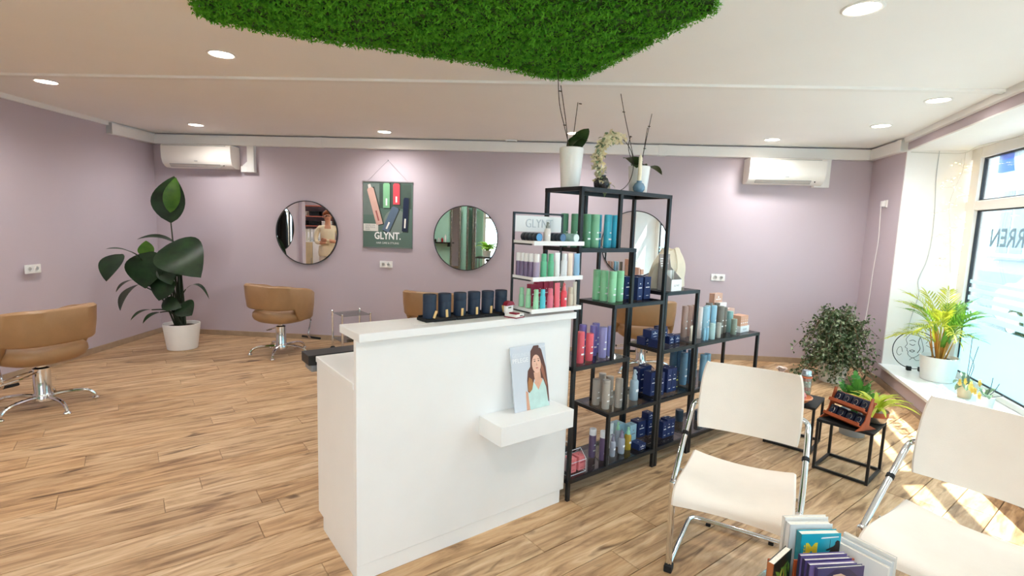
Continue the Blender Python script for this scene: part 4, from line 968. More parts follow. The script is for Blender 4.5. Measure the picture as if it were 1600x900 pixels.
# ------------------------------------------------------------------ tan salon chairs
def sup(a, rx, ry, p=.72): return (rx * math.copysign(abs(cos(a)) ** p, cos(a)), ry * math.copysign(abs(sin(a)) ** p, sin(a)))
def salon_chair(x, y, rz, label, star=0.):
    "local +y = the way the sitter faces"
    o = empty('salon_chair', (x, y, 0), rz, label, 'chair', 'tan salon chairs')
    # seat: upholstered cushion
    n = 36; prof = [(0, .375), (.55, .37), (.80, .385), (.95, .415), (1.0, .45), (.985, .485), (.92, .507), (.75, .515), (.4, .505), (0, .50)]
    vs_ = []; fs = []
    for f, z in prof:
        for k in range(n): aa = 2 * PI * k / n; px, py = sup(aa, .285 * f, .265 * f); vs_.append((px, py + .01, z))
    for j in range(len(prof) - 1):
        for k in range(n): fs.append((j * n + k, j * n + (k + 1) % n, (j + 1) * n + (k + 1) % n, (j + 1) * n + k))
    MB().add(vs_, fs).build('seat', TAN, o, 60)
    # wrap-around back and arms
    m = 44; vs_ = []; fs = []; span = math.radians(128)
    for i in range(m + 1):
        t = -1 + 2 * i / m; aa = -PI / 2 + t * span; at_ = abs(t)
        top = .822 - .10 * max(0, (at_ - .35) / .65) ** 1.6
        lowback = .548; lowarm = .415
        e = min(1, max(0, (at_ - .60) / .07)); bot_ = lowback * (1 - e) + lowarm * e + .0
        lean = .045
        ring = []
        for (dr, zf) in ((0, 0), (.012, .06), (.016, .5), (.012, .94), (-.006, 1.0), (-.038, 1.0), (-.054, .94), (-.05, .5), (-.046, .06), (-.034, 0)):
            z = bot_ + (top - bot_) * zf; ext = lean * (z - .42) / .4
            px, py = sup(aa, .305 + dr + ext * .5, .285 + dr + ext)
            ring.append((px, py + .01, z))
        vs_ += ring
    q = 10
    for i in range(m):
        for k in range(q): fs.append((i * q + k, i * q + (k + 1) % q, (i + 1) * q + (k + 1) % q, (i + 1) * q + k))
    fs += [tuple(range(q)), tuple(m * q + k for k in range(q))[::-1]]
    MB().add(vs_, fs).build('backrest', TAN, o, 50)
    for sgn in (-1, 1): MB().box(sgn * .300 - .004, sgn * .300 + .004, -.04, -.025, .47, .49).build('bolt', CHROME, o)
    # column, base, feet
    MB().lathe([(.0, .06), (.07, .06), (.072, .085), (.062, .11), (.056, .125), (.056, .32), (.046, .325), (.032, .33), (.032, .375), (0, .375)], 24).build('column', CHROME, o, True)
    MB().bbox(-.09, .09, -.09, .09, .358, .374, .004).build('seat_plate', BLKM, o)
    for k in range(5):
        aa = star + 2 * PI * k / 5; c_, s_ = cos(aa), sin(aa)
        l = MB().tube([(c_ * r, s_ * r, z) for r, z in smooth_pts2([(.03, .085), (.12, .095), (.24, .088), (.30, .062), (.325, .022)])], [.019, .018, .017, .016, .0155, .015, .0145, .014, .0135, .013, .013, .013, .012][:13], 8).build('leg', CHROME, o, True)
        MB().lathe([(0, 0), (.024, 0), (.026, .006), (.022, .014), (.012, .022), (0, .024)], 14, (c_ * .325, s_ * .325, 0)).build('glide', CHROME, l, True)
    # pump lever
    lv = MB(); lv.tube([(-.05, -.03, .30), (-.16, -.02, .27), (-.27, .05, .235), (-.27, .12, .235), (-.16, .08, .27), (-.04, .03, .30)], .006, 6); lv.build('pump_lever', CHROME, o, True)
    MB().tube([(-.27, .05, .235), (-.27, .12, .235)], .009, 8).build('lever_grip', BLKM, o)
    # foot rest: arm under the seat, drop, cross bar
    MB().tube([(0, .08, .355), (0, .44, .352)], .014, 8).build('footrest_arm', BLKM, o, True)
    MB().tube([(0, *p) for p in smooth_pts2([(.42, .352), (.465, .34), (.475, .30), (.45, .22), (.43, .14), (.45, .10), (.48, .095)])], .011, 8).build('footrest_drop', CHROME, o, True)
    MB().tube([(-.14, .48, .095), (.14, .48, .095)], .014, 8).build('footrest_bar', BLKM, o, True)
    return o
def smooth_pts2(pts): return [(p.x, p.y) for p in smooth_pts([(a, b, 0) for a, b in pts], 3)]
def face(dx, dy): return math.atan2(dy, dx) - PI / 2
salon_chair(-3.70, 3.93, face(-.85, .20), 'tan salon chair cut by the left edge, facing the left wall', .76)
salon_chair(-2.66, 5.82, face(.36, .93), 'tan salon chair turned sideways below the round mirror left of the poster', .2)
salon_chair(-.86, 5.72, face(.25, .95), 'tan salon chair hidden behind the navy jars on the counter', .5)
salon_chair(1.47, 5.62, face(.12, .98), 'tan salon chair seen through the tall black shelf', .1)

# ------------------------------------------------------------------ glass side table and black cabinet behind the desk
o = empty('glass_side_table', (-1.93, 6.10, 0), math.radians(38), 'small glass side table with chrome legs behind the desk', 'table')
hw = .17
for sx_ in (-1, 1):
    for sy_ in (-1, 1):
        l = MB().tube([(sx_ * hw, sy_ * hw, .03), (sx_ * hw, sy_ * hw, .46)], .013, 10).build('leg', CHROME, o, True); MB().ball((sx_ * hw, sy_ * hw, .462), .015).build('finial', CHROME, l, True)
        MB().lathe([(0, 0), (.03, 0), (.032, .012), (.014, .03), (0, .03)], 12, (sx_ * hw, sy_ * hw, 0)).build('castor', BLKM, l, True)
for z in (.44, .13): MB().bbox(-hw, hw, -hw, hw, z, z + .008, .002).build('glass_top', glass_mat('side_table_glass', (.82, .86, .85), .12), o)
o = empty('hair_dryer', (-1.90, 6.14, .14), .6, 'black hair dryer lying on the lower glass of the side table', 'hair dryer'); MB().tube([(-.09, 0, .045), (.0, 0, .045), (.09, 0, .045)], [.036, .042, .03], 14).build('barrel', BLKM, o, True); MB().tube([(.01, 0, .04), (.03, -.09, .025), (.03, -.12, .022)], .017, 10).build('handle', BLKM, o, True)
MB().bbox(u0 - .035, u1 - .4, .575, .70, .835, .885, .003).build('rear_tray', BLACK, desk)
MB().bbox(u0 - .020, u0 + .25, .58, .69, .80, .834, .003).build('tray_drawer', mat('grey_metal', '#8f9296', .35, .5), desk)

# ------------------------------------------------------------------ big leafy plant in the left corner
pl = empty('strelitzia_plant', (-3.86, 5.90, 0), 0, 'tall plant with large dark leaves in a white pot in the left corner', 'potted plant')
MB().lathe([(0, 0), (.150, 0), (.156, .005), (.192, .292), (.190, .30), (.178, .30), (.172, .285), (.15, .2), (0, .2)], 40).build('pot', POT, pl, True)
MB().lathe([(0, .262), (.172, .262)], 30, close=False).build('soil', SOIL, pl)
BIGL = leaf_mat('strelitzia_leaf', '#16281a', '#2a4527', .35, .12); BIGN = leaf_mat('young_leaf', '#3d6b22', '#5e8f2e', .35, .3); STM = mat('leaf_stalk', '#26331f', .6)
def big(B, T_, w, bend, up, m, stalk):
    "one leaf from its stalk end B to its tip T_, plant-local metres"
    B, T_ = Vector(B), Vector(T_)
    MB().leaf(B, T_, w, bend, up, .16, 12, wid=lambda k: (sin(PI * (k ** .85)) ** .85 + .06 * (1 - k))).build('leaf', m, pl, True)
    if stalk:
        s0 = Vector((random.uniform(-.05, .05), random.uniform(-.04, .04), .25)); mid = s0.lerp(B, .55) + Vector((0, 0, .08)) - Vector((B.x * .18, 0, 0))
        MB().tube(smooth_pts([s0, mid, B], 6), [.011 - .005 * k / 12 for k in range(13)], 7).build('stalk', STM, pl, True)
big((-0.039, -0.05, 1.466), (-0.011, 0.0, 1.993), 0.382, 0.08, (0, -1, 0.3), BIGL, 1)
big((-0.007, -0.1, 1.581), (0.043, -0.05, 1.976), 0.168, 0.05, (0.3, -1, 0.2), BIGN, 0)
big((0.004, 0.0, 1.204), (-0.289, -0.25, 1.274), 0.122, 0.18, (0, -0.4, 1), BIGL, 1)
big((-0.053, -0.1, 1.221), (0.401, -0.25, 0.872), 0.489, 0.16, (0.45, -1, 0.5), BIGL, 1)
big((-0.196, -0.15, 1.139), (-0.175, -0.32, 0.739), 0.412, 0.1, (0.1, -1, 0.3), BIGL, 1)
big((-0.279, -0.1, 1.068), (-0.312, -0.08, 1.255), 0.183, 0.05, (0, -1, 0.2), BIGN, 0)
big((-0.258, -0.25, 1.064), (-0.403, -0.55, 1.178), 0.115, 0.12, (0, -0.3, 1), BIGL, 1)
big((-0.324, -0.42, 1.12), (-0.393, -0.58, 0.838), 0.275, 0.14, (-0.2, -1, 0.4), BIGL, 0)
big((-0.324, -0.2, 0.77), (-0.388, -0.42, 0.499), 0.198, 0.14, (-0.6, -1, 0.3), BIGL, 1)
big((-0.364, -0.2, 0.82), (-0.424, -0.42, 0.701), 0.076, 0.14, (-0.3, -0.5, 1), BIGL, 1)
big((0.013, -0.18, 0.874), (-0.075, -0.26, 0.598), 0.275, 0.08, (0, -1, 0.3), BIGL, 1)
big((-0.095, -0.05, 1.049), (0.076, -0.1, 0.861), 0.229, 0.1, (0.2, -1, 0.3), BIGL, 1)
big((0.022, -0.06, 0.885), (0.237, -0.12, 0.926), 0.137, 0.22, (0, -0.6, 1), BIGL, 1)
big((-0.238, -0.15, 0.474), (-0.335, -0.35, 0.382), 0.069, 0.16, (-0.2, -0.5, 1), BIGL, 1)
big((-0.123, -0.18, 0.453), (-0.224, -0.32, 0.344), 0.084, 0.16, (-0.2, -0.5, 1), BIGL, 1)
big((0.09, -0.12, 0.554), (0.239, -0.18, 0.428), 0.229, 0.1, (0.2, -1, 0.3), BIGL, 1)
big((-0.109, -0.15, 0.567), (0.127, -0.18, 0.513), 0.168, 0.12, (0, -1, 0.5), BIGL, 1)
big((0.096, -0.05, 0.708), (0.383, -0.08, 0.602), 0.053, 0.4, (0, -0.2, 1), BIGL, 1)
big((-0.011, -0.22, 1.013), (0.09, -0.28, 0.786), 0.198, 0.1, (0.2, -1, 0.3), BIGL, 1)
for dx in (-.03, .01, .04): MB().tube([(dx, 0, .24), (dx * .8, .0, .55), (dx * .5, 0, .9)], [.016, .013, .008], 8).build('trunk', STM, pl, True)

# ------------------------------------------------------------------ cream cantilever visitor chairs
def visitor_chair(C, ang, label):
    "local x right (seen from the front), y backward, origin on the floor below the front legs"
    o = empty('visitor_chair', (C[0], C[1], 0), ang, label, 'chair', 'cream cantilever chairs')
    def sheet(name, prof, w, th, crown, nx=12, piping=True):
        vs_ = []; fs = []; m_ = len(prof); top = []; botm = []
        for i in range(nx + 1):
            x = -1 + 2 * i / nx
            for j, (y, z) in enumerate(prof):
                a = prof[min(j + 1, m_ - 1)]; b = prof[max(j - 1, 0)]; d = Vector((a[0] - b[0], a[1] - b[1])).normalized(); nrm = Vector((-d.y, d.x)); tt = j / (m_ - 1)
                off = crown(x, tt); wj = w * off[1]
                yy = y + nrm.x * off[0]; zz = z + nrm.y * off[0]
                top.append((x * wj, yy + nrm.x * th / 2, zz + nrm.y * th / 2)); botm.append((x * wj, yy - nrm.x * th / 2, zz - nrm.y * th / 2))
        nn = (nx + 1) * m_; vs_ = top + botm
        for i in range(nx):
            for j in range(m_ - 1):
                a = i * m_ + j; b = (i + 1) * m_ + j; fs += [(a, b, b + 1, a + 1), (nn + a, nn + a + 1, nn + b + 1, nn + b)]
        for j in range(m_ - 1): a = j; fs.append((a, a + 1, nn + a + 1, nn + a)); a = nx * m_ + j; fs.append((a + 1, a, nn + a, nn + a + 1))
        for i in range(nx): a = i * m_; b = (i + 1) * m_; fs.append((b, a, nn + a, nn + b)); a += m_ - 1; b += m_ - 1; fs.append((a, b, nn + b, nn + a))
        q = MB().add(vs_, fs).build(name, CREAM, o, 35)
        if piping:
            for i in (0, nx): MB().tube([Vector(top[i * m_ + j]).lerp(Vector(botm[i * m_ + j]), .5) for j in range(m_)], th * .36, 6).build('piping', CREAM, q, True)
        return q
    sp = smooth_pts2([(-.115, .385), (-.108, .42), (-.07, .448), (.02, .455), (.15, .448), (.28, .452), (.315, .462)])
    sheet('seat', sp, .222, .028, lambda x, t: (-.030 * (1 - x * x), 1.0 - .05 * max(0, t - .6)))
    bp = smooth_pts2([(.345, .585), (.362, .66), (.385, .76), (.405, .85), (.415, .905)])
    sheet('backrest', bp, .222, .026, lambda x, t: (-.060 * (1 - x * x), 1 - .07 * abs(2 * t - .8) ** 2))
    r = .0125; W_ = .245
    for s in (-1, 1):
        pts = [(s * W_, .40, .70 + .0), (s * W_ * 1.02, .385, .69), (s * W_ * 1.04, .33, .655), (s * W_ * 1.04, .25, .60), (s * W_ * 1.03, .10, .51), (s * W_ * 1.01, -.035, .43)]
        pts[0] = (s * W_ * .86, .385, .712)
        arm = MB().tube(smooth_pts(pts, 5), r, 10).build('arm_tube', CHROME, o, True)
        MB().tube([(s * W_ * 1.04, .226, .587), (s * W_ * 1.037, .212, .578)], r * 1.25, 10).build('sleeve', BLKM, arm)
        MB().tube(smooth_pts([(s * W_, -.04, .43), (s * W_, -.035, .38), (s * W_, -.012, .12), (s * W_, .0, .035)], 4), r * 1.12, 10).build('front_leg', CHROME, o, True)
        MB().bbox(s * W_ - .018, s * W_ + .018, -.022, .024, 0, .032, .004).build('foot', BLKM, o)
        MB().bbox(s * W_ - .013, s * W_ + .013, -.055, -.02, .405, .455, .005).build('joint', CHROME, o, True)
    run = [(-W_, .01, .024), (-W_, .20, .024), (-W_, .40, .024), (-W_ * .97, .465, .024), (-W_ * .85, .485, .024), (-.10, .487, .024), (.10, .487, .024), (W_ * .85, .485, .024), (W_ * .97, .465, .024), (W_, .40, .024), (W_, .20, .024), (W_, .01, .024)]
    MB().tube(smooth_pts(run, 4), r, 10).build('floor_runner', CHROME, o, True)
    MB().tube([(-W_, -.035, .425), (W_, -.035, .425)], .009, 8).build('seat_bar', CHROME, o, True)
    MB().tube([(-W_ * 1.03, .14, .43), (-.19, .16, .405), (-.1, .20, .385), (.1, .20, .385), (.19, .16, .405), (W_ * 1.03, .14, .43)], .009, 8).build('seat_bar', CHROME, o, True)
    for x in (-.15, .15): MB().bbox(x - .012, x + .012, .474, .498, 0, .014, .003).build('glide', BLKM, o)
    return o
ya = math.atan2(.866, .5) - PI / 2
visitor_chair((.975, 2.07), ya, 'cream leather cantilever chair standing fully in view beside the shelves')
visitor_chair((1.545, 1.67), math.atan2(.57, .82) - PI / 2, 'cream leather cantilever chair cut by the right edge of the picture')

# ------------------------------------------------------------------ black nesting tables by the window
def small_table(corners, h, label):
    c = sum((Vector(p) for p in corners), Vector((0, 0))) / 4; e = Vector(corners[1]) - Vector(corners[0]); f = Vector(corners[2]) - Vector(corners[1])
    o = empty('side_table', (c.x, c.y, 0), math.atan2(e.y, e.x), label, 'table', 'black nesting tables'); a, b = e.length / 2, f.length / 2; t = .016
    MB().bbox(-a, a, -b, b, h - .018, h, .001, 1).build('table_top', BLKM, o)
    for x in (-a, a - t):
        for y in (-b, b - t): MB().box(x, x + t, y, y + t, 0, h - .018).build('leg', BLACK, o)
    for y in (-b, b - t): MB().box(-a + t, a - t, y, y + t, .004, t + .004).build('foot_rail', BLACK, o)
    for x in (-a, a - t): MB().box(x, x + t, -b + t, b - t, .004, t + .004).build('foot_rail', BLACK, o)
    return o
TH1 = .345
small_table([(2.062, 3.297), (2.275, 3.06), (2.515, 3.275), (2.302, 3.512)], TH1, 'black metal side table carrying the tilted orange rack')
small_table([(1.925, 3.715), (2.165, 3.505), (2.395, 3.745), (2.155, 3.955)], TH1, 'black metal side table half hidden behind the cream chair')
# tilted rack with navy pouches
RUST = mat('rust_orange_wood', '#a5502c', .5, var=.1, scale=20)
rk = empty('tilted_rack', (2.225, 3.235, TH1 + .001), math.radians(-72), 'orange brown two tier rack with navy pouches on the side table', 'rack')
tp = Matrix.Rotation(.0, 4, 'X')
def rb_(nm, m, *b): return MB().bbox(*b, .002, 1).build(nm, m, rk)
lean = Matrix.Rotation(-.50, 4, 'X')
for i, (y, z) in enumerate(((-.055, .022), (-.018, .112))):
    MB().bbox(-.125, .125, -.012, .052, 0, .010, .002, 1).xf(T(0, y, z) @ lean).build('tier_floor', RUST, rk); MB().bbox(-.125, .125, -.022, -.012, 0, .022, .002, 1).xf(T(0, y, z) @ lean).build('tier_lip', RUST, rk)
    MB().bbox(-.125, .125, .044, .052, 0, .085, .002, 1).xf(T(0, y, z) @ lean).build('tier_back', RUST, rk)
MB().bbox(-.125, .125, .05, .06, .082, .094, .002, 1).xf(T(0, -.018, .112) @ lean).build('top_rail', RUST, rk)
for s in (-.131, .125):
    MB().prism([(-.095, 0), (.085, 0), (.02, .03), (.04, .20), (.02, .205), (-.02, .06), (-.055, .02)], s, s + .006).xf(Matrix.Rotation(PI / 2, 4, 'Z') @ Matrix.Diagonal((1, -1, 1, 1))).build('side_cheek', RUST, rk)
POU = mat('navy_pouch', '#141c33', .4, var=.15, scale=30); SIL = mat('silver_jewellery', '#b9b3ad', .25, .8)
for i, (y, z) in enumerate(((-.055, .022), (-.018, .112))):
    for k_ in range(4):
        x = -.093 + k_ * .062; M_ = T(x, y, z + .003) @ lean
        pc = empty('jewellery_pouch', rk.matrix_basis @ (M_ @ Vector((0, .012, .010))), 0, 'navy jewellery card in the %s tier of the rack, %s from the left' % (['lower', 'upper'][i], ORD[k_]), 'pouch', 'navy jewellery cards')
        pc.matrix_basis = rk.matrix_basis @ M_ @ T(0, .012, .009)
        MB().bbox(-.027, .027, .0, .024, 0, .072, .006).build('card', POU, pc, True)
        MB().tube([(.012 * cos(t * PI / 8), -.002, .036 + .018 * sin(t * PI / 8)) for t in range(-6, 8)], .0012, 5).build('chain', SIL, pc, True); MB().ball((.004, -.003, .018), .004, 8, 6).build('pendant', SIL, pc, True)
# metal bucket with a yellow green plant
def strap_plant(o, n, L, w, z0, spread, m, seed, upb=.5):
    r_ = random.Random(seed)
    for k in range(n):
        a = 2 * PI * k / n * 2.4 + r_.uniform(-.3, .3); el = r_.uniform(.15, 1.0); l = L * r_.uniform(.6, 1.1); b = Vector((.015 * cos(a), .015 * sin(a), z0))
        t = b + Vector((cos(a) * l * (1 - el * .55) * spread, sin(a) * l * (1 - el * .55) * spread, l * (el * .75 - .05)))
        MB().leaf(b, t, w * r_.uniform(.7, 1.2), .22, (0, 0, 1), .3, 7, wid=lambda kk: (sin(PI * (kk * .9 + .08)) ** .6)).build('leaf', m, o, True)
YEL = leaf_mat('yellow_green_leaf', '#9fb52e', '#d9e04e', .45, .35); MID = leaf_mat('mid_green_leaf', '#2f6b2c', '#5a9a3a', .4, .25)
o = empty('bucket_plant', (2.43, 3.275, TH1 + .001), .3, 'yellow green plant in a small metal bucket on the side table', 'potted plant')
MB().lathe([(0, 0), (.05, 0), (.062, .01), (.072, .045), (.074, .075), (.071, .078), (.066, .07), (0, .062)], 24).build('bucket', mat('worn_metal', '#b4a79c', .3, .7, var=.25, scale=12), o, True)
MB().lathe([(.0725, .045), (.0765, .072), (.0755, .079), (.072, .079)], 24, close=False).build('rust_band', RUST, o, True)
MB().tube([(.075 + .022 * sin(t * PI / 8), 0, .062 - .045 * t / 8) for t in range(9)], .0025, 6).build('handle', BLACK, o, True)
strap_plant(o, 26, .21, .034, .065, 1.25, YEL, 4)
# shell lantern, bottle with pebbles, rose on the rear table
TERR = mat('terracotta', '#d88a5e', .6, var=.15, scale=12); PINK = mat('pink_quartz', '#d98f8c', .4, var=.25, scale=18); BLSH = mat('blush_petal', '#f0dcd0', .6, var=.05)
o = empty('terracotta_dish', (2.10, 3.62, TH1 + .001), 0, 'orange terracotta dish on the rear side table', 'bowl')
MB().lathe([(0, 0), (.05, 0), (.075, .02), (.098, .045), (.094, .048), (.07, .028), (0, .018)], 26).build('dish', TERR, o, True); MB().lathe([(.094, .04), (.102, .043), (.104, .050), (.096, .052)], 26, close=False).build('rim', mat('dish_rim', '#e6a27c', .5), o, True)
rq = random.Random(9)
for i in range(4):
    o = empty('quartz_stone', (2.10 + .035 * cos(i * 1.7), 3.62 + .035 * sin(i * 1.7), TH1 + .028 + (.035 if i == 3 else 0)), i, 'rough pink stone in the dish, %s' % ['left', 'back', 'right', 'topmost one'][i], 'stone', 'pink stones in the dish')
    bm = bmesh.new(); bmesh.ops.create_icosphere(bm, subdivisions=2, radius=.034)
    for v in bm.verts: v.co *= 1 + .22 * mnoise.noise(v.co * 45 + Vector((i * 3, 0, 0)))
    bm.verts.index_update(); MB().add([v.co[:] for v in bm.verts], [[v.index for v in f.verts] for f in bm.faces]).build('stone', PINK, o); bm.free()
def petals(o, n, L, w, z, m, name='petal', tilt=.6):
    for k in range(n):
        a = 2 * PI * k / n * 1.618; t_ = tilt + .5 * k / n
        MB().leaf((0, 0, z), (L * cos(a) * cos(t_), L * sin(a) * cos(t_), z + L * sin(t_)), w, .15, (0, 0, 1), .5, 5, wid=lambda kk: sin(PI * min(1, kk * .8 + .1)) ** .5).build(name, m, o, True)
o = empty('blush_flower', (2.06, 3.78, TH1 + .001), 0, 'pale blush flower decoration rising above the cream chair back', 'flower')
MB().tube([(0, 0, 0), (0, .0, .10), (0, 0, .165)], [.03, .012, .008], 10).build('stem', mat('grey_driftwood', '#8f8880', .8, var=.2), o, True); petals(o, 14, .06, .045, .165, BLSH)
o = empty('pebble_bottle', (2.225, 3.735, TH1 + .001), 0, 'glass bottle lamp filled with pale pebbles and coral ribbon', 'bottle')
MB().lathe([(0, 0), (.048, 0), (.05, .008), (.03, .014)], 20).build('foot', mat('pale_blue_glass', '#a9c6cf', .1, trans=.4), o, True)
MB().lathe([(.022, .014), (.036, .03), (.04, .06), (.036, .15), (.03, .165), (.03, .17)], 20, close=False).build('glass', glass_mat('bottle_glass', (.9, .95, .95), .12), o, True)
for i, (z0, z1, c) in enumerate(((.018, .06, '#c9cdb8'), (.06, .085, '#e2b0a6'), (.085, .13, '#d9d6c0'), (.13, .15, '#e39a80'))): MB().lathe([(0, z0), (.031, z0), (.033, z1), (0, z1)], 16).build('pebble_layer', mat('pebbles' + c, c, .8, var=.35, scale=90, bump=.5, bscale=120), o)
MB().lathe([(.034, .152), (.041, .155), (.041, .163), (.034, .166)], 18, close=False).build('ribbon', mat('coral_ribbon', '#e07a55', .6), o, True)
MB().lathe([(0, .17), (.036, .17), (.037, .176), (.032, .18), (.031, .205), (.027, .21), (0, .21)], 20).build('lid', mat('silver_lid', '#c6d3da', .15, .7), o, True)
# green zz plant behind the rack, ficus in the corner
def pinnate(o, b, t, n, L, w, m, bend=.15, name='frond', twist=0, smat=None, fl_=.6, seed=1):
    B, T_ = Vector(b), Vector(t); d = (T_ - B); up = Vector((0, 0, 1)); side = d.cross(up).normalized() if d.cross(up).length > 1e-5 else Vector((1, 0, 0)); nn = side.cross(d).normalized(); l = d.length
    f = lambda k: B + d * k + nn * (bend * l * 4 * k * (1 - k)); mb = MB(); r_ = random.Random(seed)
    mb.tube([f(k / 8) for k in range(9)], [.004 * (1 - .8 * k / 8) + .0006 for k in range(9)], 5)
    for i in range(n):
        k = .25 + .75 * (i + .5) / n; p = f(k); tg = (f(min(1, k + .05)) - f(k - .05)).normalized(); ll = L * (1 - .45 * abs(k - .5) * 2) * r_.uniform(.85, 1.1)
        for s in (-1, 1):
            e = (tg * fl_ + side * s + nn * r_.uniform(-.1, .3)).normalized(); mb.leaf(p, p + e * ll, w, .08, nn, .25, 4)
    mb.leaf(f(.96), f(1) + (f(1) - f(.95)).normalized() * L * .8, w, .05, nn, .2, 4)
    return mb.build(name, m, o, True)
o = empty('zz_plant', (2.74, 3.92, 0), 0, 'leafy green plant in a pot on the floor behind the orange rack', 'potted plant')
MB().lathe([(0, 0), (.085, 0), (.105, .19), (.10, .195), (.095, .18), (0, .17)], 24).build('pot', mat('grey_pot', '#8d8f90', .5), o, True); MB().lathe([(0, .175), (.097, .175)], 18, close=False).build('soil', SOIL, o)
for k in range(13):
    a = k * 2.4; el = .5 + .5 * ((k * 7) % 13) / 13; pinnate(o, (.02 * cos(a), .02 * sin(a), .17), (.20 * cos(a) * (1.25 - el), .20 * sin(a) * (1.25 - el), .17 + .30 * el), 7, .062, .034, MID, .12, seed=k)
fx = empty('weeping_ficus', (3.50, 5.42, 0), 0, 'bushy small leaved plant trailing from a white pot in the right corner', 'potted plant')
MB().lathe([(0, 0), (.12, 0), (.15, .20), (.145, .205), (.135, .19), (0, .18)], 30).build('pot', POT, fx, True); MB().lathe([(0, .185), (.137, .185)], 20, close=False).build('soil', SOIL, fx)
TWG = mat('twig_bark', '#6e5a46', .8); r_ = random.Random(17); lv1, lv2 = MB(), MB(); tw = MB()
for b in range(125):
    a = r_.uniform(0, 2 * PI); rr = r_.uniform(.12, .43); hz = r_.uniform(.28, .74) if r_.random() < .62 else r_.uniform(.14, .4)
    if rr > .3: hz = min(hz, .60)
    top = Vector((rr * .55 * cos(a), rr * .55 * sin(a), hz + .05)); end = Vector((rr * cos(a), rr * .85 * sin(a), max(.05, hz - r_.uniform(.0, .45) * rr * 2.2)))
    if r_.random() < .12: end.z = hz + .09
    pts = smooth_pts([(0.02 * cos(a), .02 * sin(a), .18), top * .6 + Vector((0, 0, .14)), top, end], 6); tw.tube(pts, [.006 - .0045 * k / (len(pts) - 1) for k in range(len(pts))], 4)
    for i in range(52):
        p = Vector(pts[r_.randrange(5, len(pts))]) + Vector((r_.gauss(0, .025), r_.gauss(0, .025), r_.gauss(0, .025))); d = Vector((r_.gauss(0, 1), r_.gauss(0, 1), r_.gauss(-.5, .8))).normalized()
        (lv1 if r_.random() < .7 else lv2).leaf(p, p + d * r_.uniform(.030, .050), .024, .1, (r_.gauss(0, 1), r_.gauss(0, 1), 1), .3, 2)
tw.build('twigs', TWG, fx, True)
q = lv1.build('dark_leaves', leaf_mat('ficus_leaf', '#2c4026', '#54683f', .4, .2), fx); q['kind'] = 'stuff'; q = lv2.build('pale_leaves', leaf_mat('ficus_leaf_pale', '#7c8a68', '#a9b394', .45, .2), fx); q['kind'] = 'stuff'

# ------------------------------------------------------------------ window sill things (window-local: x along the wall, y outward)
def ws(x, y, z): p = so + Vector((cos(sa), sin(sa))) * x + Vector((-sin(sa), cos(sa))) * y; return (p.x, p.y, z)
SZ = hz0 + .0265
o = empty('areca_palm', ws(.52, .30, SZ), sa, 'yellow green palm in a white pot on the window sill', 'potted plant')
MB().lathe([(0, 0), (.122, 0), (.127, .004), (.152, .226), (.150, .232), (.142, .232), (.138, .22), (.12, .16), (0, .16)], 36).build('pot', POT, o, True); MB().lathe([(0, .20), (.136, .20)], 24, close=False).build('soil', SOIL, o)
PALM = leaf_mat('palm_leaf', '#3f7a22', '#7fa62e', .45, .3); PALY = leaf_mat('palm_leaf_yellow', '#8f9e26', '#c2c040', .45, .3); CANE = mat('palm_cane', '#b98436', .5, var=.25, scale=10)
rp = random.Random(31)
for k in range(30):
    a = k * 2.39996; el = .25 + .75 * rp.random(); b = Vector((.05 * cos(a) * rp.random(), .05 * sin(a) * rp.random(), .2)); m_ = b + Vector((.05 * cos(a), .05 * sin(a), rp.uniform(.16, .30)))
    MB().tube([b, b.lerp(m_, .5), m_], [.008, .0065, .004], 6).build('cane', CANE, o, True)
    reach = rp.uniform(.26, .46) * (1.15 - el * .55); tip = m_ + Vector((max(-.30, reach * cos(a)), min(.10, reach * sin(a) * .8), rp.uniform(.0, .30) * el + (.12 if el > .6 else -.02)))
    pinnate(o, m_, tip, 10, .16, .0115, PALY if rp.random() < .3 else PALM, .16, 'frond', seed=k, fl_=1.4)
for k in range(5):
    a = 1 + k * 1.3; MB().leaf((.02 * cos(a), .02 * sin(a), .30), (.09 * cos(a), .09 * sin(a), .62 - .03 * k), .045, .05, (cos(a), sin(a), .2), .2, 7).build('young_leaf', PALY if k % 2 else PALM, o, True)
# wire face art in a ring
WIRE = mat('black_wire', '#15171a', .5)
ra_ = empty('wire_face_ring', ws(.13, .235, SZ), sa - PI / 2, 'black wire ring with the line drawing of a face, leaning on the window jamb', 'decoration')
RR = .195; c0 = RR + .003
MB().tube([(RR * cos(t * PI / 32), 0, c0 + RR * sin(t * PI / 32)) for t in range(65)], .0042, 8).build('ring', WIRE, ra_, True)
def wl(pts, r=.0022): MB().tube(smooth_pts([(x * RR, -.002, c0 + z * RR) for x, z in pts], 5), r, 5).build('line', WIRE, ra_, True)
wl([(.30, .82), (.45, .55), (.38, .30), (.46, .12), (.36, .05), (.36, -.05), (.30, -.12), (.30, -.25), (.12, -.42), (-.05, -.36), (-.20, -.2)]); wl([(.30, .82), (.05, .90), (-.15, .70), (-.28, .35), (-.35, .0), (-.25, -.25), (-.30, -.5)]); wl([(-.15, .70), (-.10, .4), (-.2, .1), (-.1, -.15)], .003)
wl([(-.28, .62), (-.5, .75), (-.75, .6), (-.9, .35), (-.7, .2), (-.45, .3)]); wl([(-.35, .85), (-.5, .6), (-.42, .4)]); wl([(.02, .45), (.15, .52), (.30, .46)], .0032); wl([(.04, .30), (.14, .24), (.28, .30)], .0032); wl([(.02, -.05), (.12, -.01), (.24, -.06), (.12, -.12), (.02, -.05)], .0032)
wl([(-.2, -.2), (-.32, -.45), (-.1, -.55), (.05, -.42), (.2, -.55)]); wl([(.55, -.15), (.62, .1), (.75, .05), (.8, -.2), (.68, -.35), (.58, -.25)]); wl([(-.8, -.3), (-.92, -.1), (-.7, -.2)])
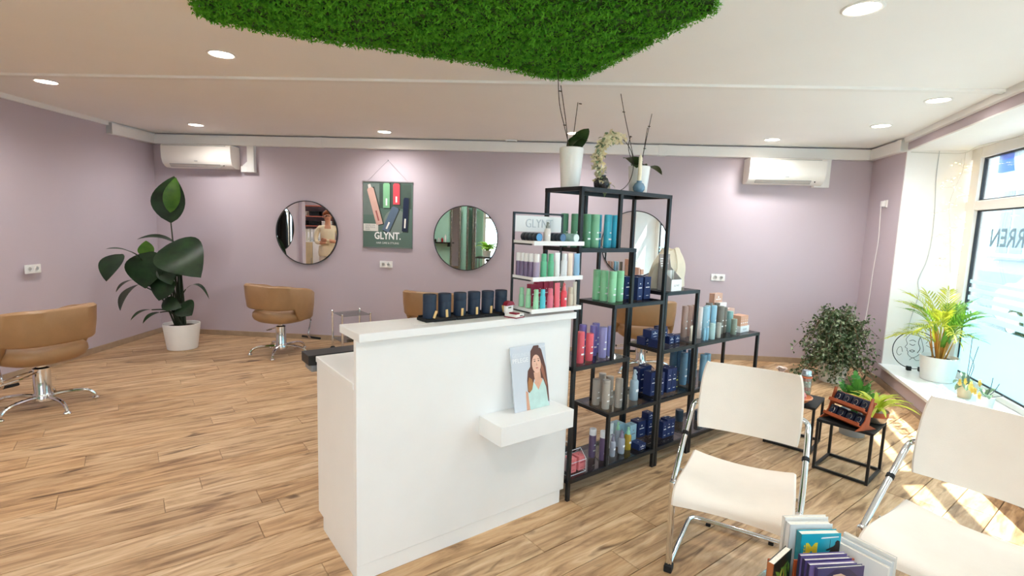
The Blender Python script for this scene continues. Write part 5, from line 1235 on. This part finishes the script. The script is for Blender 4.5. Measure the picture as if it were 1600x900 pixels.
for k, x in enumerate((.0, .10)):
    q = empty('tealight_cube', ws(.215, .17 + x, SZ), sa, 'small black tealight cup in front of the wire ring, %s one' % ['left', 'right'][k], 'candle holder', 'black tealight cups'); MB().bbox(-.02, .02, -.02, .02, 0, .042, .004).build('cup', BLKM, q); MB().lathe([(0, .042), (.012, .042), (.012, .046), (0, .046)], 12).build('wick_cap', CHROME, q, True)
# orchids
GL_ = leaf_mat('orchid_leaf_pale', '#5d7a5a', '#8aa384', .35, .2); YF = leaf_mat('yellow_petal', '#dcb94a', '#f2e08a', .5, .4)
def sill_orchid(x, y, potc, lab, flowers, stakes, leaves, h=.12):
    o = empty('sill_orchid', ws(x, y, SZ), sa, lab, 'potted plant')
    MB().lathe([(0, 0), (.045, 0), (.058, h - .003), (.055, h), (.05, h - .01), (0, h - .02)], 24).build('pot', mat('pot' + potc, potc, .5), o, True); MB().lathe([(0, h - .015), (.05, h - .015)], 14, close=False).build('soil', SOIL, o)
    for t in leaves: MB().leaf((0, 0, h - .01), t, .06, .2, (0, 0, 1), .2, 7).build('leaf', GL_, o, True)
    for p in stakes: MB().tube(smooth_pts([(0, 0, h - .02)] + p, 4), .0028, 6).build('stake', mat('grey_stake', '#5d6a72', .6), o, True)
    for i, p in enumerate(flowers):
        f = MB()
        for k in range(5): a = 2 * PI * k / 5 + i; f.leaf(p, (p[0] + .034 * cos(a), p[1] - .01, p[2] + .034 * sin(a)), .032, .1, (0, -1, 0), .2, 4)
        f.build('flower', YF, o, True)
    return o
sill_orchid(1.08, .30, '#d8c3a0', 'grey leaved orchid in a beige pot on the sill left of the right chair', [(.09, -.03, .16), (.05, -.05, .14)], [[(.005, 0, .3), (.0, 0, .52)], [(.06, .0, .3), (.12, 0, .47)], [(.06, 0, .2), (.09, 0, .30), (.02, 0, .36)]], [(-.15, -.03, .08), (-.11, .0, .20), (.10, -.03, .08), (.03, -.08, .06), (-.02, .06, .15)])
sill_orchid(1.42, .30, '#e6e3de', 'yellow flowering orchid on the sill behind the right chair', [(-.10, -.05, .17), (-.05, -.06, .14), (.02, -.07, .15), (.07, -.06, .13), (-.14, -.04, .14), (-.02, -.03, .21)], [[(.10, 0, .18), (.16, 0, .26)], [(.16, 0, .16), (.24, 0, .19)], [(.05, .0, .2), (.06, 0, .28)]], [(-.10, -.03, .15), (.12, -.03, .12), (.0, .07, .18)])
# string lights on the jamb
fl_ = empty('string_light', ws(.05, .40, 2.43), sa, 'string of tiny warm lights hanging at the window jamb', 'string light')
WW = mat('clear_wire', '#c9c9c4', .4); LED = mat('warm_led', '#ffe9b0', .5, emit='#ffd27a', es=7)
rs = random.Random(8)
MB().tube(smooth_pts([(-.02, -.38, .0), (.01, -.1, -.02), (.0, .06, -.015), (.4, .02, -.005), (1.0, .1, -.02)], 6), .003, 5).build('feed_wire', WW, fl_, True); MB().tube(smooth_pts([(0, .06, -.015), (.01, .05, -.2), (.02, -.02, -.5), (.01, .02, -.8), (.02, .06, -1.2)], 6), .0018, 5).build('hanging_wire', WW, fl_, True)
for k in range(15):
    z = -.12 - k * .078; yb = .02 + .10 * sin(k * 1.9); xb = .02; tw_ = MB(); ld = MB(); tw_.tube([(xb, .03, z + .05), (xb + .01, yb, z)], .001, 4)
    for j in range(5):
        p = Vector((xb + rs.uniform(0, .05), yb + rs.uniform(-.09, .09), z + rs.uniform(-.035, .02))); tw_.tube([(xb + .01, yb, z), p], .0008, 4); ld.ball(p, (.0035, .008, .0028), 6, 4)
    t_ = tw_.build('twig_wire', WW, fl_); ld.build('led_cluster', LED, t_)
# grey cable down the jamb
o = empty('jamb_cable', ws(.013, .26, 2.44), sa, 'thin grey cable hanging down the white window jamb', 'cord')
MB().tube(smooth_pts([(.004, 0, 0), (.006, .0, -.25), (.006, .02, -.55), (.006, .03, -.85), (.006, .01, -1.1), (.006, -.04, -1.3), (.006, -.02, -1.45), (.006, -.06, -1.7), (.006, -.08, -1.9)], 6), .0035, 6).build('cable', mat('grey_cable', '#b9bcbf', .6), o, True)

# ------------------------------------------------------------------ round glass table with a magazine rack and books
TG = .40
o = empty('round_glass_table', (1.04, 1.44, 0), 0, 'round glass table under the books at the bottom edge', 'table')
MB().lathe([(0, TG - .010), (.245, TG - .010), (.25, TG - .005), (.245, TG), (0, TG)], 48).build('glass_top', glass_mat('table_glass', (.80, .90, .87), .12), o, True)
for k in range(3): a = k * 2.094 + .5; MB().tube([(.16 * cos(a), .16 * sin(a), TG - .011), (.19 * cos(a), .19 * sin(a), 0)], .012, 8).build('leg', CHROME, o, True)
MB().lathe([(.15, TG - .03), (.17, TG - .03), (.17, TG - .012), (.15, TG - .012)], 32).build('ring', CHROME, o, True)
OW = mat('orange_wood', '#b5532a', .5, var=.12, scale=14)
mr = empty('magazine_rack', (1.015, 1.475, TG + .001), .08, 'low orange wooden rack holding books on the round glass table', 'rack')
MB().bbox(-.115, .115, -.12, .14, 0, .012, .002).build('base', OW, mr)
for q in ((-.115, .115, .132, .14), (-.115, .115, -.12, -.112)): MB().bbox(*q, .012, .07, .001).build('side', OW, mr)
for q in ((-.115, -.107), (.107, .115)): MB().bbox(*q, -.112, .132, .012, .07, .001).build('side', OW, mr)
MB().bbox(-.10, .10, .028, .034, .012, .14, .001).build('divider', OW, mr)
def book(x, y, w, h, th, rz, cover, label, tilt=0, pages='#efe9dd', spine=None, z=.0125):
    b = empty('book', (0, 0, 0), 0, label, 'book', 'books and magazines in the rack'); b.matrix_basis = mr.matrix_basis @ T(x, y, z) @ Matrix.Rotation(rz, 4, 'Z') @ Matrix.Rotation(tilt, 4, 'X')
    c = mat('cover' + cover, cover, .3, var=.04)
    MB().box(-w / 2, w / 2, -th / 2, -th / 2 + .0015, 0, h).build('front_cover', c, b); MB().box(-w / 2, w / 2, th / 2 - .0015, th / 2, 0, h).build('back_cover', c, b)
    MB().box(-w / 2, -w / 2 + .0015, -th / 2, th / 2, 0, h).build('spine', mat('cover' + (spine or cover), spine or cover, .3), b); MB().box(-w / 2 + .0015, w / 2 - .003, -th / 2 + .0015, th / 2 - .0015, .002, h - .003).build('pages', mat('pages' + pages, pages, .8, var=.08, scale=120), b)
    return b
book(-.01, .122, .150, .218, .014, .0, '#e9e6e0', 'white book standing at the back of the rack')
book(-.012, .098, .145, .21, .022, .0, '#dcdcdb', 'thick pale book right behind the turquoise one')
tb = book(.0, .066, .135, .198, .024, .02, '#1ea7bd', 'turquoise book with yellow letter M and a dark fiddler', spine='#17808f')
Y_ = -.0126; YEL_ = mat('yellow_ink', '#f0d83a', .5); BKI = mat('black_ink', '#101417', .5)
text('cover_letter', 'M', .056, YEL_, tb, T(-.030, Y_, .128) @ RX90, .0003, bold=.002)
mb = MB()
for k in range(3): mb.box(-.056, -.052, Y_, Y_ + .0004, .132 + k * .011, .139 + k * .011)
mb.build('cover_dots', YEL_, tb)
MB().flat([(.066, .085), (.066, .135), (.064, .150), (.056, .153), (.050, .147), (.050, .138), (.044, .132), (.034, .128), (.020, .122), (.021, .118), (.036, .120), (.030, .112), (.040, .104), (.046, .085)], Y_).xf(T(0, 0, .022)).build('silhouette', BKI, tb); MB().box(.032, .033, Y_, Y_ + .0004, .148, .178).build('bow', BKI, tb)
MB().flat([(.038, .113), (.046, .106), (.041, .102)], Y_ - .0004).xf(T(0, 0, .022)).build('shirt', INK, tb); MB().flat([(.0, .181), (.06, .185), (.06, .188), (.004, .186), (.0, .184)], Y_).build('stroke', INK, tb)
for i, (y, x) in enumerate(((.004, -.006), (-.012, -.002), (-.028, .002))): book(-.022 + x, y, .155, .165 - i * .004, .012, .04, ['#6b5c8e', '#57477f', '#7b6aa0'][i], ['purple magazine at the back of the purple stack', 'purple magazine in the middle of the purple stack', 'purple magazine third in the purple stack'][i], spine='#3a3352')
fb = book(-.008, -.046, .155, .158, .010, .06, '#2e2f63', 'dark violet magazine with a face on the cover', spine='#4a3f74')
Y_ = -.0056
def fp(nm, c, poly, l=0): MB().flat([(x * .155 - .0775, z * .158) for x, z in poly], Y_ - l * .0004).build(nm, mat('mag_' + nm, c, .35, var=.05, scale=40), fb)
fp('hair', '#1c1f4a', [(.06, .2), (.05, .55), (.16, .82), (.38, .97), (.68, .96), (.90, .78), (.95, .45), (.88, .1), (.5, .02)]); fp('face', '#e5b9ae', [(.50 + .27 * cos(t * PI / 12), .42 + .34 * sin(t * PI / 12)) for t in range(24)], 1); fp('wave', '#c9ad98', [(.26, .74), (.34, .86), (.50, .88), (.62, .82), (.46, .80), (.34, .72)], 2)
for x in (.39, .62):
    fp('eye', '#3f3a4a', [(x + .07 * cos(t * PI / 6), .47 + .035 * sin(t * PI / 6)) for t in range(12)], 2); fp('brow', '#5a4038', [(x - .08, .55), (x, .585), (x + .08, .56), (x, .57)], 2)
fp('nose', '#cf9a90', [(.50, .44), (.535, .33), (.475, .32)], 2); fp('lips', '#b4404e', [(.50 + .085 * cos(t * PI / 6), .22 + .035 * sin(t * PI / 6)) for t in range(12)], 2)
for i in range(3): book(.150 - i * .015, .035 - i * .006, .15, .185 - i * .012, .012, -1.12, ['#d9d5cf', '#cfd3d6', '#e3e1dd'][i], ['pale book leaning at the right side, outermost', 'pale book leaning at the right side, middle', 'pale book leaning at the right side, innermost'][i], 0, z=0)
gb = book(-.155, .02, .13, .165, .02, .62, '#23261c', 'dark green and gold book at the left of the rack', spine='#a5613a', z=0)
MB().tube([(.012 * cos(t * PI / 8), -.0106, .10 + .024 * sin(t * PI / 8)) for t in range(17)], .0012, 4).build('gold_ornament', mat('gold_ink', '#b59a45', .4, .5), gb, True)
mb = MB()
for k in range(14): mb.leaf((rs.uniform(-.05, .05), -.0104, rs.uniform(.06, .13)), (rs.uniform(-.06, .06), -.0108, rs.uniform(.08, .145)), .014, 0, (0, -1, 0), 0, 3)
mb.build('leaf_print', leaf_mat('print_leaf', '#4f7a2c', '#7a9c3c', .5, 0), gb)

# ------------------------------------------------------------------ behind the viewpoint: what the round mirrors show
SHW = mat('cabinet_white', '#ecebe8', .5); REDB = mat('red_brown_board', '#a8604e', .5, var=.08); BEI = mat('beige_board', '#cbb894', .6)
o = empty('storage_cabinet', (-5.35, 1.37, 0), 0, 'white storage cabinet in the alcove shown in the left round mirror', 'cabinet')
MB().bbox(-.75, .80, -.165, .17, .06, 1.05, .003).build('body', SHW, o); MB().box(-.74, .79, -.16, .15, 0, .06).build('plinth', SHW, o)
for k in range(4): d_ = MB().bbox(-.745 + k * .387, -.365 + k * .387, .17, .188, .07, 1.04, .003).build('door', BEI if k == 1 else SHW, o); MB().box(-.40 + k * .387, -.39 + k * .387, .188, .20, .55, .68).build('handle', ALU, d_)
o = empty('wall_shelf', (-5.35, 1.37, 0), 0, 'red brown wall shelf with towels above the storage cabinet', 'shelf')
for z in (1.40, 1.62, 1.86): MB().bbox(-.75, .80, -.165, .14, z, z + .025, .002).build('board', REDB, o)
for x in (-.75, .785): MB().box(x, x + .015, -.165, .14, 1.40, 1.885).build('side', REDB, o)
rk_ = random.Random(2)
for k in range(12):
    c_ = rk_.choice(['#e8e8e6', '#cfd2d4', '#dedccf', '#8d99a6']); b = empty('ring_binder', (-6.02 + k * .085, 1.33, 1.052), 0, 'ring binder on the storage cabinet, number %s from the alcove wall' % ['one', 'two', 'three', 'four', 'five', 'six', 'seven', 'eight', 'nine', 'ten', 'eleven', 'twelve'][k], 'binder', 'ring binders on the cabinet')
    MB().box(0, .072, -.12, .13, 0, .30).build('binder_body', mat('binder' + c_, c_, .6), b); MB().box(.018, .054, .13, .1315, .10, .22).build('spine_label', INK, b); MB().lathe([(.008, 0), (.012, 0), (.012, .002), (.008, .002)], 12).xf(T(.036, .132, .05) @ RX90).build('finger_ring', ALU, b)
for k in range(9):
    lv_ = k % 2; c_ = '#16171a' if k % 3 else '#d8d5d0'; b = empty('folded_towel', (-5.95 + (k // 2) * .31, 1.36, [1.426, 1.646][lv_]), 0, 'folded %s towel on the %s board of the wall shelf, %s from the left' % ('black' if k % 3 else 'white', ['lower', 'upper'][lv_], ORD[k // 2]), 'towel', 'folded towels on the wall shelf')
    for j in range(3): MB().bbox(-.13, .13, -.12, .11, j * .036, j * .036 + .034, .014).build('fold', mat('towel' + c_, c_, .95, bump=.3, bscale=300), b, True)
# mint wall furniture: black wall shelf with bottles, two silver framed mirrors, plant table
o = empty('black_wall_shelf', (-3.42, -2.45, .98), 0, 'black wall shelf on the green wall shown in the middle round mirror', 'shelf'); MB().bbox(-.28, .28, -.149, .12, 0, .03, .003).build('board', BLACK, o); MB().box(-.26, -.24, -.149, .05, -.10, 0).build('bracket', BLACK, o); MB().box(.24, .26, -.149, .05, -.10, 0).build('bracket', BLACK, o)
for k, (x, c_, h) in enumerate(((-.15, '#1b1b1d', .10), (-.05, '#e9e7e2', .13), (.06, '#a8262e', .14), (.16, '#f0efec', .24))):
    b = empty('lotion_bottle', (-3.42 + x, -2.45, 1.0115), 0, ['small black bottle', 'short white bottle', 'dark red bottle', 'tall white pump bottle'][k] + ' on the black wall shelf', 'bottle', 'bottles on the black wall shelf'); MB().lathe([(0, 0), (.03, 0), (.032, .004), (.032, h * .75), (.014, h * .85)], 16).build('body', prod_mat(c_), b, True); MB().lathe([(.013, h * .84), (.013, h), (0, h)], 12).build('cap', prod_mat(c_), b, True)
SFR = mat('antique_silver', '#8f8c86', .3, .85, var=.25, scale=30, bump=.5, bscale=80)
for k, (x, rz_) in enumerate(((-2.93, .5), (-2.45, .62))):
    b = empty('tall_framed_mirror', (x, -2.36, 0), rz_ + PI, 'tall silver framed standing mirror by the green wall, %s one' % ['left', 'right'][k], 'mirror', 'tall framed mirrors')
    MB().box(-.15, .15, .005, .012, .12, 2.08).build('mirror_glass', MIRROR, b); fr_ = MB()
    for q in ((-.20, -.145), (.145, .20)): fr_.bbox(*q, -.015, .03, .05, 2.15, .012)
    for q in ((.05, .125), (2.075, 2.15)): fr_.bbox(-.20, .20, -.015, .03, *q, .012)
    for j in range(14):
        for sx_ in (-.1725, .1725): fr_.ball((sx_, -.015, .15 + j * .145), (.024, .012, .045), 8, 6)
    fr_.build('frame', SFR, b, 50)
o = empty('plant_table', (-1.75, -1.85, 0), 0, 'black low table with a leafy plant shown in the middle round mirror', 'table'); MB().bbox(-.4, .4, -.25, .25, .62, .66, .003).build('table_top', BLACK, o)
for x in (-.38, .36):
    for y in (-.23, .21): MB().box(x, x + .02, y, y + .02, 0, .62).build('leg', BLACK, o)
o = empty('bright_leafy_plant', (-1.85, -1.85, .661), 0, 'bright green leafy plant on the black table by the front glazing', 'potted plant'); MB().lathe([(0, 0), (.09, 0), (.12, .18), (.11, .18), (0, .15)], 24).build('pot', POT, o, True); strap_plant(o, 34, .5, .11, .15, 1.2, leaf_mat('bright_leaf', '#6fb02c', '#b4d94a', .4, .35), 12)

# ------------------------------------------------------------------ person standing in the alcove, seen in the left mirror
def person(loc, rz):
    o = empty('person', loc, rz, 'person in a cream blouse and pale trousers standing with folded arms', 'person')
    J = {}; E_ = []; Rr = []
    pts = [((0, 0, .93), .135), ((0, -.005, 1.05), .125), ((0, 0, 1.20), .14), ((0, -.01, 1.36), .135), ((0, -.01, 1.44), .075), ((0, 0, 1.50), .052), ((0, .015, 1.56), .06), ((0, .02, 1.62), .085), ((0, .015, 1.68), .08)]
    V_ = [p for p, r in pts]; Rr = [r for p, r in pts]; E_ = [(i, i + 1) for i in range(len(pts) - 1)]
    def chain(root, seq):
        p = root
        for q, r in seq: V_.append(q); Rr.append(r); E_.append((p, len(V_) - 1)); p = len(V_) - 1
        return p
    ends = []
    for s in (-1, 1):
        chain(0, [((s * .09, 0, .86), .10), ((s * .10, .01, .70), .085), ((s * .10, .015, .48), .062), ((s * .10, 0, .28), .055), ((s * .10, -.01, .09), .042), ((s * .11, .09, .045), .040), ((s * .115, .17, .035), .03)])
        up_ = .02 if s > 0 else -.015
        w = chain(3, [((s * .15, -.01, 1.385), .07), ((s * .205, .0, 1.33), .058), ((s * .235, .02, 1.20), .048), ((s * .225, .08, 1.085), .044), ((s * .11, .17, 1.10 + up_), .038), ((-s * .02, .185 + .02 * s, 1.12 + up_), .030), ((-s * .07, .18 + .02 * s, 1.125 + up_), .030)])
        for f in range(4): dz = .022 - f * .015; chain(w, [((-s * (.105 + .0), .172 + .018 * s, 1.128 + up_ + dz), .011), ((-s * (.14 - abs(f - 1.3) * .006), .155 + .015 * s, 1.125 + up_ + dz * 1.1), .0095)])
        chain(w, [((-s * .085, .19 + .02 * s, 1.155 + up_), .011), ((-s * .11, .185 + .02 * s, 1.165 + up_), .009)])
    me = D.meshes.new('person_body'); me.from_pydata(V_, E_, []); b = D.objects.new('tmp_body', me); COL.objects.link(b)
    b.modifiers.new('s', 'SKIN')
    for i, v in enumerate(me.skin_vertices[0].data):
        r = Rr[i]; v.radius = (r * 1.18, r * .86) if i in (0, 1, 2, 3) else (r, r)
        v.use_root = (i == 0)
    sb = b.modifiers.new('d', 'SUBSURF'); sb.levels = 2; sb.render_levels = 2
    dg = bpy.context.evaluated_depsgraph_get(); dg.update(); m2 = D.meshes.new_from_object(b.evaluated_get(dg)); D.objects.remove(b)
    m2.name = 'body'; m2.materials.clear()
    SKIN = mat('skin', '#d0987a', .5, var=.04); BLOU = mat('cream_blouse', '#ecdfc0', .8, var=.05, bump=.2, bscale=60); TROU = mat('pale_trousers', '#d9cfbf', .8, var=.05); SHOE = mat('white_shoe', '#e8e6e2', .5)
    for m_ in (SKIN, BLOU, TROU, SHOE): m2.materials.append(m_)
    for p in m2.polygons:
        c = p.center; p.use_smooth = True
        hand = c.y > .145 and 1.03 < c.z < 1.20 and abs(c.x) < .16 and (abs(c.x) > .045 or c.y > .2) and abs(c.x) > .03
        p.material_index = 3 if c.z < .075 else 2 if c.z < .90 else 0 if (c.z > 1.455 or hand or (c.z > 1.39 and c.y > .03 and abs(c.x) < .07)) else 1
    bd = D.objects.new('body', m2); COL.objects.link(bd); bd.parent = o
    BL2 = MB(); BL2.lathe([(.145, .80), (.152, .81), (.158, .88), (.150, .97), (.14, 1.02)], 28, close=False); BL2.v = [(x * 1.22, y * .88, z) for x, y, z in BL2.v]; BL2.build('blouse_hem', BLOU, o, True)
    HAIR = mat('ginger_hair', '#9a5a34', .5, var=.15, scale=40); h = MB(); h.ball((0, -.012, 1.665), (.098, .105, .105), 24, 16)
    h.v = [(x, min(y, .055 if z > 1.69 else .02), z) for x, y, z in h.v]; h.build('hair', HAIR, o, True)
    MB().ball((0, .098, 1.622), (.013, .022, .022), 10, 8).build('nose', SKIN, o, True); MB().ball((0, .088, 1.578), (.024, .01, .008), 10, 6).build('mouth', mat('lips', '#b0625a', .5), o, True)
    for s in (-1, 1):
        MB().ball((s * .086, .0, 1.625), (.012, .022, .032), 10, 8).build('ear', SKIN, o, True); MB().ball((s * .034, .082, 1.645), (.013, .008, .008), 10, 8).build('eye', mat('eye_dark', '#2c2018', .3), o, True)
    g = MB()
    for s in (-1, 1): g.tube([(s * .037 + .026 * cos(t * PI / 10), .104, 1.645 + .019 * sin(t * PI / 10)) for t in range(21)], .003, 6); g.tube([(s * .063, .104, 1.65), (s * .088, .0, 1.645)], .0025, 5)
    g.tube([(-.011, .106, 1.65), (.011, .106, 1.65)], .0025, 5); g.build('glasses', BLKM, o, True)
    return o
person((-4.50, 2.42, 0), face(.46, .887))

# made-up coat stand, put in to darken the reflection in the left wall mirror
o = empty('added_coat_stand', (-1.0, -1.5, 0), 0, 'added coat stand with black coats that darkens the left wall mirror', 'coat stand')
MB().tube([(0, 0, .03), (0, 0, 1.95)], .02, 10).build('pole', BLACK, o, True); MB().lathe([(0, 0), (.22, 0), (.22, .02), (.05, .035), (0, .035)], 24).build('base', BLACK, o, True)
COAT = mat('black_wool', '#0d0d0f', .95, var=.2, bump=.3, bscale=200)
for k in range(2):
    a = k * PI + .4; MB().tube([(0, 0, 1.80), (.10 * cos(a), .10 * sin(a), 1.86), (.14 * cos(a), .14 * sin(a), 1.92)], .008, 6).build('hook', BLACK, o, True)
    c = MB().lathe([(.03, 1.86), (.07, 1.80), (.12, 1.68), (.13, 1.3), (.14, .9), (.15, .62), (.08, .60)], 18, (.19 * cos(a), .19 * sin(a), 0)); c.v = [(x + .012 * sin(14 * math.atan2(y, x) + k), y + .012 * cos(11 * math.atan2(y, x)), z) for x, y, z in c.v]
    q = empty('added_black_coat', (-1.0, -1.5, 0), 0, 'made-up black coat on the added stand, %s one' % ['right', 'left'][k], 'coat', 'black coats on the stand'); c.build('coat_body', COAT, q, True)
    MB().tube([(.30 * cos(a + .5), .30 * sin(a + .5), 1.62), (.33 * cos(a + .5), .33 * sin(a + .5), 1.3), (.32 * cos(a + .5), .32 * sin(a + .5), 1.05)], [.06, .055, .045], 10).build('sleeve', COAT, q, True)
